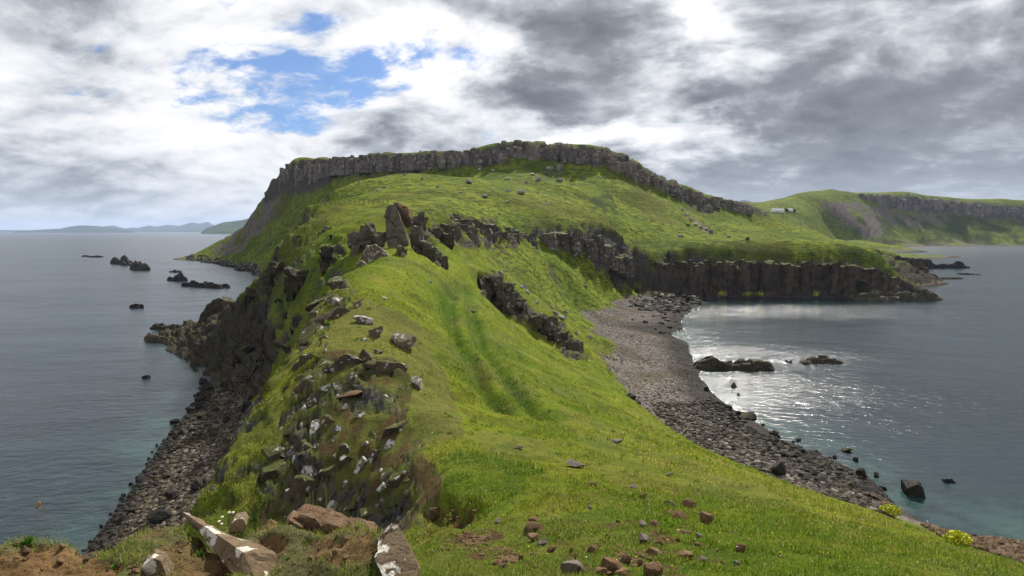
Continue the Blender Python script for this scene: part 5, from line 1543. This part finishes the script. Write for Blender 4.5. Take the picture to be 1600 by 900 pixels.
def tufts():
    r = np.random.default_rng(1234)
    Q, lu, dr, dd = scatter_ground(2600, 7.5, 60.0, 1235)
    base, hh, ww, lus, dry = [], [], [], [], []
    for q, l_, d_ in zip(Q, lu, dd):
        m = int(r.integers(14, 40))
        rad = r.uniform(.03, .11) * (1 + d_ / 25)
        off = r.normal(size=(m, 2)) * rad
        b = np.stack([q[0] + off[:, 0], q[1] + off[:, 1], np.full(m, q[2] - .02)], 1)
        base.append(b)
        hh.append((0.07 + 0.0042 * d_) * r.uniform(.5, 1.25, m) * np.exp(-(off ** 2).sum(1) / (2.5 * rad * rad)))
        ww.append(np.full(m, 0.004 + 0.0009 * d_))
        straw = r.random() < .3
        lus.append(np.full(m, 0 if straw else r.uniform(.3, 1))); dry.append(np.full(m, r.uniform(.5, 1) if straw else 0))
    blades("grass_tufts", np.concatenate(base), np.concatenate(hh), np.concatenate(ww), np.concatenate(lus), np.concatenate(dry), 1236, "taller tufts of grass standing out of the turf", lean=0.8)
tufts()
def ledge_grass():
    r = np.random.default_rng(77)
    n = 90000
    j = r.integers(0, LGX.shape[0], n); i = r.integers(0, LGX.shape[1], n)
    ok = (LGZ[j, i] > 27.2) & (r.random(n) < (1.02 - LSOIL[j, i]) ** 1.5 + 0.05) & (LPY[j, i] < 960)
    j, i = j[ok], i[ok]
    base = np.stack([LGX[j, i], LGY[j, i], LGZ[j, i]], 1) + r.normal(size=(len(j), 3)) * [0.006, 0.006, 0]
    tuft = sstep(fbm(base[:, 0] / .16, base[:, 1] / .16, None, 78, 3), -.25, .45)
    h = (0.012 + 0.060 * tuft) * r.uniform(.4, 1.2, len(j))
    gl = inpoly(LPX[j, i], LPY[j, i], [(150, 890), (200, 860), (260, 825), (320, 830), (330, 850), (240, 870), (190, 900)])
    h = h * (1 + 0.6 * gl)
    w = np.full(len(j), 0.0038) * r.uniform(.7, 1.4, len(j))
    lush = np.clip(fbm(base[:, 0] / .35, base[:, 1] / .35, None, 79, 3) * 1.1 + .15, 0, .8)
    blades("ledge_grass", base, h, w, lush * .6, np.clip(0.75 - lush * .8 + 0 * h, 0, 1) * r.uniform(.3, 1, len(j)), 80, "short dry turf on the earthy ledge at the bottom", lean=0.9)
ledge_grass()

# ------------------------------------------------------------------ stones and slabs on the ledge
def ledge_block(outline, Yd, th, label, mat=BLOCKST, seed=1, name="rock_block", category="rock", rough=0.02, lean=0.0):
    return hull_rock(name, block_pts(outline, Yd, th, 0.05, seed, lean), mat, label, category, seed=seed, rough=rough, levels=5)
def slab_corners():
    # long slab lying aslant: pale upper face, brown broken end
    a = [PY(286, 800, 4.55), PY(296, 803, 4.60), PY(300, 822, 4.45), PY(292, 812, 4.5), PY(345, 833, 4.40), PY(352, 858, 4.1), PY(370, 905, 3.72), PY(380, 862, 3.86),
         PY(434, 866, 3.92), PY(436, 905, 3.75), PY(398, 850, 4.15), PY(400, 905, 3.7), PY(340, 870, 4.2), PY(330, 845, 4.45)]
    return a
hull_rock("stone_slab", slab_corners(), SLAB, "long pale lichened slab slanting across the near ledge", "rock slab", seed=91, rough=0.015, levels=5)
hull_rock("stone_slab", [PY(612, 818, 3.75), PY(624, 822, 3.7), PY(658, 893, 3.35), PY(652, 905, 3.3), PY(600, 905, 3.35), PY(590, 842, 3.75), PY(600, 826, 3.85), PY(636, 850, 3.7), PY(655, 880, 3.5), PY(586, 870, 3.5)], SLAB,
          "white blotched wedge of rock at the end of the near ledge", "rock slab", seed=92, rough=0.020, levels=5)
ledge_block([(356, 826), (364, 812), (378, 812), (384, 820), (378, 834), (360, 836)], 4.3, 0.12, "small white and rust stone behind the long slab", SLAB, 93)
ledge_block([(444, 820), (452, 814), (474, 820), (476, 838), (450, 836)], 4.25, 0.16, "small reddish block beside the big brown blocks on the ledge", BLOCKST, 94)
ledge_block([(458, 814), (470, 807), (492, 809), (506, 818), (502, 836), (466, 832)], 4.3, 0.22, "rounded brown block in the middle of the ledge's edge", BLOCKST, 95)
ledge_block([(500, 822), (510, 817), (535, 824), (550, 838), (546, 848), (510, 846)], 4.15, 0.22, "split brown block on the ledge's edge", BLOCKST, 96)
ledge_block([(540, 830), (556, 824), (582, 832), (586, 846), (546, 850)], 4.1, 0.2, "low grey-brown block between the split block and the wedge", BLOCKST, 97)
ledge_block([(224, 886), (236, 872), (250, 876), (262, 908), (226, 908)], 3.72, 0.16, "pale blotched stone set in the earth at the bottom", SLAB, 98)
ledge_block([(495, 862), (506, 858), (514, 868), (508, 880), (498, 874)], 3.9, 0.1, "fist-sized stone in the turf of the ledge", BLOCKST, 99)
r = np.random.default_rng(5)
clod_mesh = [stone_mesh("earth_clod", 700 + k, BLOCKST, sub=2, cuts=8) for k in range(5)]
for i in range(46):
    px = r.uniform(0, 620); py = r.uniform(850, 898)
    d_ = rdir(px, py)
    for Yk in np.linspace(3.0, 4.6, 120):
        s_ = Yk / d_[1]
        if CAM_H + d_[2] * s_ <= lz(d_[0] * s_, Yk):
            o = link("ledge_pebble", clod_mesh[i % 5])
            sz = r.uniform(0.008, 0.024)
            o.scale = (sz * r.uniform(.8, 1.5), sz, sz * .8)
            o.location = (d_[0] * s_, Yk, lz(d_[0] * s_, Yk) + sz * .3)
            o.rotation_euler = tuple(r.uniform(-1, 1, 3))
            o["category"] = "pebble"; o["group"] = "pebbles on the ledge"
            STONES.append(("pebbles on the ledge", "pebble", px, o))
            break
SHORT["pebble"] = "small brown pebble in the earth of the near ledge, {} from the left"
count_labels()

# ------------------------------------------------------------------ dry stalks and flowers standing on the ledge
def flat_mat(name, c, rough=0.9, trans=0.0):
    m, t, b = new_mat(name)
    n1 = t.noise(pos(t), 60.0, 3.0, 0.6)
    t.put(b.inputs['Base Color'], t.mix(n1, tuple(.75 * v for v in c), tuple(min(1, 1.2 * v) for v in c)))
    b.inputs['Roughness'].default_value = rough
    b.inputs['Specular IOR Level'].default_value = 0.1
    return m
STALK = flat_mat("dry_stalk", (0.27, 0.19, 0.10))
SEED = flat_mat("seed_head", (0.30, 0.17, 0.09))
PETAL = flat_mat("cream_petal", (0.72, 0.66, 0.50))
YELLOW = flat_mat("yellow_petal", (0.70, 0.55, 0.03))
WHITE_P = flat_mat("white_petal", (0.75, 0.75, 0.72))
SHRUB = flat_mat("yellow_green_leaf", (0.48, 0.50, 0.035))
def tube(pts, rad, name, mat, parent):
    pts = [np.array(q, float) for q in pts]
    V, F_ = [], []
    S = 5
    for k, q in enumerate(pts):
        rr = rad * (1 - 0.45 * k / (len(pts) - 1))
        for i in range(S):
            a = 2 * math.pi * i / S
            V.append(q + np.array([math.cos(a) * rr, math.sin(a) * rr, 0]))
    for k in range(len(pts) - 1):
        for i in range(S):
            a = k * S + i; b = k * S + (i + 1) % S
            F_.append((a, b, b + S, a + S))
    me = mesh_np(name, np.array(V), np.array(F_))
    return link(name, me, mat, parent)
def stalk(pxb, pyb, pxt, pyt, Yd, label, head=None, rad=0.0028, group=None):
    b = PY(pxb, pyb, Yd); tp = PY(pxt, pyt, Yd + 0.04)
    b = b - np.array([0, 0, 0.12])
    root = link("dry_stalk", None)
    root.location = b
    root["label"] = label; root["category"] = "plant stalk"
    if group:
        root["group"] = group
    mid = (b + tp) / 2 + np.array([(pxt - pxb) * 0.0006 + .004, 0, 0])
    tube([np.zeros(3), (mid - b) * .5 + [.001, 0, 0], mid - b, (mid - b) * .45 + (tp - b) * .55, tp - b], rad, "stem", STALK, root)
    if head:
        V, F_ = stone_verts(17, sub=2, cuts=4)
        V = V * np.array([0.014, 0.012, 0.034]) * head
        me = mesh_np("seed_head", V, F_)
        o = link("seed_head", me, SEED, root)
        o.location = Vector(tp - b)
        o.rotation_euler = (0, 0.5, 0)
    return root
stalk(50, 850, 59, 790, 4.0, "dry stalk with a drooping seed head at the far left", head=1.0)
stalk(71, 855, 69, 782, 4.05, "tallest bare dry stalk beside the seed head stalk")
stalk(97, 848, 88, 817, 4.1, "short crooked dry stalk at the far left")
stalk(134, 866, 137, 845, 4.12, "very short grey stalk beside the dip in the ledge")
for (a, b_, c, d_, lb) in [(481, 812, 480, 776, "leftmost thin stalk rising behind the brown blocks"), (488, 812, 491, 766, "second thin stalk from the left behind the brown blocks"), (519, 816, 520, 770, "lone thin stalk in the middle behind the brown blocks"), (546, 822, 545, 760, "tallest thin stalk behind the brown blocks"), (553, 822, 551, 776, "thin stalk just right of the tallest one"), (558, 826, 556, 784, "shortest thin stalk at the right end behind the blocks")]:
    stalk(a - 36 if a > 500 else a - 2, b_, c - 36 if c > 500 else c - 2, d_, 4.4, lb, rad=0.0030, group="thin stalks behind the brown blocks")
def flower_clump():
    root = link("flower_clump", None)
    root.location = PY(355, 832, 4.4)
    root["label"] = "clump of five small cream flowers behind the long slab"; root["category"] = "flowers"
    for (px, py) in [(358, 801), (364, 801), (347, 808), (342, 815), (346, 819)]:
        h = PY(px, py, 4.4) - np.array(root.location)
        tube([np.array([h[0] * .6, 0, -.05]), h * .6, h], 0.0014, "flower_stem", STALK, root)
        V, F_ = ICO[1]
        me = mesh_np("flower_head", V * np.array([.013, .013, .008]) * (1 + .12 * np.sin(V[:, :1] * 9)), F_)
        o = link("flower_head", me, PETAL, root)
        o.location = Vector(h)
flower_clump()

# ------------------------------------------------------------------ wild flowers in the turf, yellow-green plants on the rim
def flowers(name, spots, mat, size, label):
    V0, F0 = ICO[1]
    Vs, Fs = [], []
    for k, p in enumerate(spots):
        sz = size * (0.6 + 0.8 * rng.random()) * max(1.0, p[1] / 16)
        Vs.append(V0 * np.array([1, 1, .45]) * sz + p + np.array([0, 0, 0.05 + 0.004 * p[1]])); Fs.append(F0 + k * len(V0))
    me = mesh_np(name, np.concatenate(Vs), np.concatenate(Fs))
    link(name, me, mat, kind="stuff", label=label)
sp = []
for _ in range(260):
    px, py = rng.uniform(780, 1560), rng.uniform(590, 895)
    if rng.random() < 0.5:
        px = rng.uniform(980, 1130); py = 680 + (px - 980) * .33 + rng.uniform(-20, 40)
    q = on_ground(px, py, 7)
    if q is not None and q[2] > 8 and q[1] < 75:
        sp.append(q)
flowers("yellow_wildflowers", sp, YELLOW, 0.016, "scattered yellow flowers in the grass slope")
sp = []
for _ in range(110):
    q = on_ground(rng.uniform(640, 1500), rng.uniform(560, 880), 7)
    if q is not None and q[2] > 8 and q[1] < 75:
        sp.append(q)
flowers("white_wildflowers", sp, WHITE_P, 0.012, "scattered white flowers in the grass slope")
def leafy(name, px, py, w, h, label, mat=SHRUB, y0=7, n=220, seed=1, cat="shrub"):
    q = on_ground(px, py + h * .5, y0)
    r = np.random.default_rng(seed)
    W = w * q[1] / FOC / 2; H = h * q[1] / FOC
    root = link(name, None)
    root.location = q; root["label"] = label; root["category"] = cat
    P = r.normal(size=(n, 3)); P /= np.linalg.norm(P, axis=1)[:, None]
    P *= (r.random(n) ** .4)[:, None]
    P = P * [W, W * .8, H * .5] + [0, 0, H * .45]
    V, F_ = [], []
    for k in range(n):
        a = r.normal(size=3); a /= np.linalg.norm(a); b = np.cross(a, r.normal(size=3)); b /= np.linalg.norm(b)
        s = W * r.uniform(.12, .22)
        V += [P[k] - a * s, P[k] + b * s * .5, P[k] + a * s, P[k] - b * s * .5]
        F_.append((4 * k, 4 * k + 1, 4 * k + 2, 4 * k + 3))
    link("foliage", mesh_np("foliage", np.array(V), np.array(F_), smooth=False), mat, root)
    for k in range(4):
        tip_ = P[r.integers(0, n)]
        tube([np.zeros(3), tip_ * .5, tip_], W * .04, "stem", STALK, root)
    return root
leafy("leafy_plant", 1390, 797, 34, 20, "bright yellow-green plant on the rim beside the big shore boulder", y0=15, seed=3, n=300)
leafy("leafy_plant", 1496, 840, 42, 22, "wider yellow-green plant on the rim above the brown weed", y0=12, seed=4, n=340)
for i, (px, w_, lb) in enumerate([(1128, 12, "leftmost yellow-green weed patch at the foot of the sea cliff"), (1168, 16, "middle yellow-green weed patch at the foot of the sea cliff"), (1188, 14, "yellow-green weed patch right of the middle one under the sea cliff"), (1276, 8, "small yellow-green weed patch farthest along the sea cliff's foot")]):
    p = PY(px, 459, 284)
    r = np.random.default_rng(70 + i)
    P = np.stack([r.normal(size=90) * w_ * .09, r.normal(size=90) * .5, r.normal(size=90) * .55], 1)
    V, F_ = [], []
    for k in range(90):
        a = r.normal(size=3); b = r.normal(size=3)
        V += [P[k] - a * .22, P[k] + b * .16, P[k] + a * .22]; F_.append((3 * k, 3 * k + 1, 3 * k + 2))
    o = link("weed_patch", mesh_np("weed_patch", np.array(V), np.array(F_), smooth=False), SHRUB)
    o.location = p; o["label"] = lb; o["category"] = "weed"
LEAF = flat_mat("fresh_leaf", (0.075, 0.16, 0.02))
def ledge_plant(px, py, Yd, w, label, seed):
    p = PY(px, py, Yd)
    root = link("leafy_plant", None)
    root.location = (p[0], p[1], lz(p[0], p[1]) - .01); root["label"] = label; root["category"] = "plant"
    r = np.random.default_rng(seed)
    V, F_ = [], []
    for k in range(70):
        a = r.uniform(0, 6.28); el = r.uniform(.2, 1.3); L = w * r.uniform(.5, 1.1)
        d = np.array([math.cos(a) * math.cos(el), math.sin(a) * math.cos(el), math.sin(el)])
        s = np.array([-math.sin(a), math.cos(a), 0]) * w * .12
        V += [np.zeros(3) + d * L * .2, d * L * .6 + s, d * L, d * L * .6 - s]
        F_.append((4 * k, 4 * k + 1, 4 * k + 2, 4 * k + 3))
    link("leaves", mesh_np("leaves", np.array(V), np.array(F_), smooth=False), LEAF, root)
ledge_plant(42, 856, 3.95, 0.075, "bright green leafy plant at the far left of the ledge", 1)
ledge_plant(180, 884, 3.85, 0.05, "small green plant low in the dip of the ledge", 2)
ledge_plant(312, 858, 4.1, 0.05, "small green plant beside the long slab's shaded side", 3)
ledge_plant(528, 868, 3.85, 0.035, "tiny green plant in the turf before the brown blocks", 4)
ledge_plant(450, 872, 3.85, 0.035, "tiny green plant beside the broken end of the long slab", 5)

# ------------------------------------------------------------------ cobbles and shingle
def cobble_material():
    m, t, b = new_mat("cobbles")
    p = pos(t)
    tone = t.attr('tone'); wet = t.attr('wet'); tan = t.attr('tan')
    c = t.ramp(tone, [(0.0, (0.018, 0.016, 0.014)), (0.35, (0.040, 0.034, 0.029)), (0.65, (0.068, 0.059, 0.051)), (0.88, (0.110, 0.098, 0.086)), (1.0, (0.230, 0.215, 0.195))])
    c = t.mix(t.math('MULTIPLY', tan, 0.65), c, t.mix(tone, (0.045, 0.034, 0.014), (0.165, 0.120, 0.052)))
    c = t.mix(t.math('MULTIPLY', wet, .8), c, (0.016, 0.015, 0.014))
    c = t.mix(t.step(t.noise(p, 5.0, 4.0, .6), .5, .3), c, t.vmath('SCALE', c, .5))
    t.put(b.inputs['Base Color'], c)
    b.inputs['Roughness'].default_value = 0.8
    b.inputs['Specular IOR Level'].default_value = 0.08
    return m
COB = cobble_material()
def cobbles(name, quads, n, smin, smax, label, tan=0.5, wetz=0.7, seed=1, power=2.2, mat=None):
    r = np.random.default_rng(seed)
    protos = [stone_verts(800 + k, sub=1, cuts=5, rough=0.0)[0] for k in range(8)]
    F0 = ICO[1][1]
    Vs, Fs, to, we, ta = [], [], [], [], []
    cnt = 0
    for _ in range(n):
        q = quads[int(r.integers(0, len(quads)))]
        u, v = r.random(2)
        a = np.array(q[0]) * (1 - u) + np.array(q[1]) * u; b = np.array(q[3]) * (1 - u) + np.array(q[2]) * u
        px, py = a * (1 - v) + b * v
        p = PZ(px, py, 1.5)
        for _k in range(3):
            p = PZ(px, py, max(gz(p[0], p[1]), -0.2))
        zg = gz(p[0], p[1])
        if zg < -0.5 or zg > 5.0:
            continue
        s = smin + (smax - smin) * r.random() ** power
        V = protos[int(r.integers(0, 8))] * np.array([s * r.uniform(.8, 1.4), s * r.uniform(.8, 1.2), s * r.uniform(.6, 1.0)])
        a_ = r.uniform(0, 6.28); ca_, sa_ = math.cos(a_), math.sin(a_)
        V = np.stack([V[:, 0] * ca_ - V[:, 1] * sa_, V[:, 0] * sa_ + V[:, 1] * ca_, V[:, 2]], 1)
        Vs.append(V + [p[0], p[1], zg + s * .25]); Fs.append(F0 + cnt * len(V)); cnt += 1
        k = len(V)
        to += [r.random()] * k; we += [float(np.clip(1 - (zg - .2) / wetz, 0, 1))] * k; ta += [tan * float(r.random() < .6)] * k
    me = mesh_np(name, np.concatenate(Vs), np.concatenate(Fs), dict(tone=np.array(to), wet=np.array(we), tan=np.array(ta)), smooth=False)
    link(name, me, mat or COB, kind="stuff", label=label)
cobbles("beach_cobbles", [[(310, 590), (395, 600), (385, 660), (285, 650)], [(280, 650), (385, 655), (350, 720), (235, 725)], [(232, 725), (352, 715), (310, 790), (190, 792)], [(190, 790), (312, 785), (300, 850), (130, 862)]], 8000, 0.08, 0.34, "dark brown cobbles of the left beach", tan=0.7, seed=11, power=1.7)
cobbles("beach_boulders", [[(1010, 630), (1120, 625), (1200, 690), (1080, 700)], [(1080, 695), (1200, 680), (1290, 715), (1190, 760)], [(1180, 750), (1270, 705), (1350, 745), (1300, 790)], [(1290, 785), (1345, 735), (1395, 790), (1390, 815)]], 7400, 0.07, 0.44, "dark cobbles and rocks of the right boulder beach", tan=0.4, seed=12, power=1.9, wetz=1.3)
cobbles("beach_shingle", [[(905, 490), (1000, 462), (1065, 500), (940, 560)], [(935, 555), (1062, 505), (1090, 580), (990, 640)], [(985, 635), (1085, 570), (1125, 625), (1040, 680)]], 2500, 0.05, 0.22, "grey shingle of the bay beach", tan=0.15, seed=13, power=2.6)
cobbles("corner_rubble", [[(985, 462), (1095, 462), (1100, 486), (1000, 486)]], 700, 0.3, 1.1, "rubble at the back corner of the shingle beach", tan=.1, seed=14)
cobbles("point_rubble", [[(290, 400), (400, 418), (405, 430), (300, 412)]], 1300, 0.5, 1.8, "rubble along the distant left point", tan=.1, seed=15, wetz=1.2)
WEED = stone_mat("brown_weed", (0.085, 0.045, 0.014), (0.130, 0.075, 0.022), (0.030, 0.016, 0.008), scale=3.0, rough=0.6)
cobbles("seaweed", [[(1440, 826), (1510, 838), (1540, 868), (1480, 852)], [(1510, 838), (1605, 846), (1605, 888), (1540, 868)], [(1360, 770), (1392, 790), (1400, 808), (1370, 800)]], 1500, 0.12, 0.45, "rusty brown seaweed along the right shore", tan=0, seed=16, mat=WEED)
rub = []
for (cx_, cy_, rx_, ry_, nn_) in [(735, 848, 38, 14, 150), (790, 868, 28, 14, 90), (715, 805, 40, 14, 60), (1040, 815, 60, 30, 60), (960, 870, 70, 24, 60)]:
    for _ in range(nn_):
        g = on_ground(cx_ + rng.normal() * rx_ * .5, cy_ + rng.normal() * ry_ * .5, 7)
        if g is not None:
            rub.append(g)
def rubble(spots):
    Vs, Fs = [], []
    for k, g in enumerate(spots):
        V = stone_verts(820 + k % 7, sub=1, cuts=4, rough=0)[0]
        s_ = 0.02 + 0.06 * rng.random() ** 2
        Vs.append(V * [s_ * 1.3, s_, s_ * .7] + g + [0, 0, s_ * .2]); Fs.append(ICO[1][1] + k * len(V))
    link("earth_rubble", mesh_np("earth_rubble", np.concatenate(Vs), np.concatenate(Fs), smooth=False), BROWNST, kind="stuff", label="small brown rubble on the bare earth in the near grass")
rubble(rub)

# ------------------------------------------------------------------ farm on the far hill
WHITE = flat_mat("white_render", (0.84, 0.84, 0.82))
SLATE = flat_mat("grey_slate", (0.55, 0.55, 0.55))
DARKG = flat_mat("dark_opening", (0.03, 0.03, 0.035))
def box(name, x0, x1, y0, y1, z0, z1, mat, parent):
    V = np.array([(x, y, z) for x in (x0, x1) for y in (y0, y1) for z in (z0, z1)], float)
    F_ = np.array([(0, 1, 3, 2), (4, 6, 7, 5), (0, 4, 5, 1), (2, 3, 7, 6), (0, 2, 6, 4), (1, 5, 7, 3)])
    return link(name, mesh_np(name, V, F_, smooth=False), mat, parent)
def house(px, py, Lm, label, Dm=6.0, hw=3.0, hr=2.4, chim=(0.1, 0.9), rot=0.15, wins=4):
    q = on_ground(px, py, 700)
    root = link("farm_house", None)
    root.location = q - np.array([0, 0, .6])
    root.rotation_euler = (0, 0, rot)
    root["label"] = label; root["category"] = "house"
    a = Lm / 2
    V = np.array([(-a, 0, 0), (a, 0, 0), (a, Dm, 0), (-a, Dm, 0), (-a, 0, hw), (a, 0, hw), (a, Dm, hw), (-a, Dm, hw), (-a, Dm / 2, hw + hr - .1), (a, Dm / 2, hw + hr - .1)], float)
    bm = bmesh.new()
    vs_ = [bm.verts.new(v) for v in V]
    for f in [(0, 1, 5, 4), (2, 3, 7, 6), (3, 0, 4, 8, 7), (1, 2, 6, 9, 5)]:
        bm.faces.new([vs_[i] for i in f])
    me = bpy.data.meshes.new("wall"); bm.to_mesh(me); bm.free()
    link("wall", me, WHITE, root)
    o = .35; th = .18
    V = np.array([(-a - o, -o, hw - .25), (a + o, -o, hw - .25), (a + o, Dm / 2, hw + hr), (-a - o, Dm / 2, hw + hr), (a + o, Dm + o, hw - .25), (-a - o, Dm + o, hw - .25)])
    V = np.concatenate([V, V + [0, 0, th]])
    F_ = np.array([(6, 7, 8, 9), (9, 8, 10, 11), (0, 3, 2, 1), (3, 5, 4, 2), (0, 1, 7, 6), (4, 5, 11, 10), (0, 6, 9, 3), (3, 9, 11, 5), (1, 2, 8, 7), (2, 4, 10, 8)])
    rf = link("roof", mesh_np("roof", V, F_, smooth=False), SLATE, root)
    for c in chim:
        x = -a + Lm * c
        box("chimney", x - .5, x + .5, Dm / 2 - .45, Dm / 2 + .45, hw + hr - .4, hw + hr + 1.3, WHITE, rf)
    for k in range(wins):
        x = -a + Lm * (k + .6) / (wins + .2)
        w_ = box("window", x - .55, x + .55, -.05, .06, 1.0, 2.2, DARKG, root)
    box("door", -.5, .5, -.06, .05, 0.2, 2.3, DARKG, root)
    return root
house(1216, 331.5, 22.0, "long white farmhouse on the distant green hill", chim=(0.05, 0.5, 0.95), hw=4.4, hr=2.2, wins=5)
house(1235, 331, 9.0, "small white outbuilding beside the distant farmhouse", chim=(), wins=2, hw=3.8)
def small_tree(px, py, w, h, label, seed):
    root = leafy("farm_tree", px, py, w, h, label, LEAF_D, y0=700, n=420, seed=seed, cat="tree")
    for ch in list(root.children):
        if ch.name.startswith("foliage"):
            ch.name = "crown"
        elif ch.name.startswith("stem"):
            ch.name = "branch"
    hh = h * root.location[1] / FOC
    tube([np.zeros(3), np.array([.1, 0, hh * .3]), np.array([0, .1, hh * .6])], hh * .05, "trunk", STALK, root)
LEAF_D = flat_mat("dark_leaf", (0.022, 0.042, 0.014))
small_tree(1229, 328, 6, 5, "dark bushy tree between the white farmhouse and its outbuilding", 5)
small_tree(1241, 329, 5, 4, "dark bushy tree on the far side of the outbuilding", 6)
for i, (px, py, w, h) in enumerate([(1168, 373, 8, 5), (1075, 352, 7, 4)]):
    leafy("hill_bush", px, py, w, h, ["dark bush on the shelf below the end of the hill crag", "dark bush beside the talus on the right slope of the hill"][i], LEAF_D, y0=280, n=200, seed=20 + i)

# ------------------------------------------------------------------ fence on the upper field
def fence(pts, n, label, seed):
    r = np.random.default_rng(seed)
    P = []
    for q in interp_line([(a, b, 1.0) for a, b in pts], n):
        g = on_ground(q[0], q[1], 120)
        if g is not None and g[1] < 420:
            P.append(g)
    root = link("wire_fence", None)
    root.location = P[0]; root["label"] = label; root["category"] = "fence"
    o0 = np.array(P[0])
    for g in P:
        h = 1.25 * r.uniform(.9, 1.1)
        o = box("post", -.09, .09, -.09, .09, -.3, h, STALK, root)
        o.location = Vector(g - o0)
        o.rotation_euler = (r.normal() * .05, r.normal() * .05, r.uniform(0, 1.5))
    for z in (.45, .8, 1.1):
        tube([g - o0 + [0, 0, z] for g in P], 0.012, "wire", STALK, root)
fence([(502, 320), (530, 320.5), (560, 320), (590, 319.5), (606, 319)], 15, "wire fence of thin posts across the upper field", 1)
fence([(500, 324), (484, 336), (466, 354), (446, 372)], 9, "wire fence running down the seaward edge of the upper field", 2)
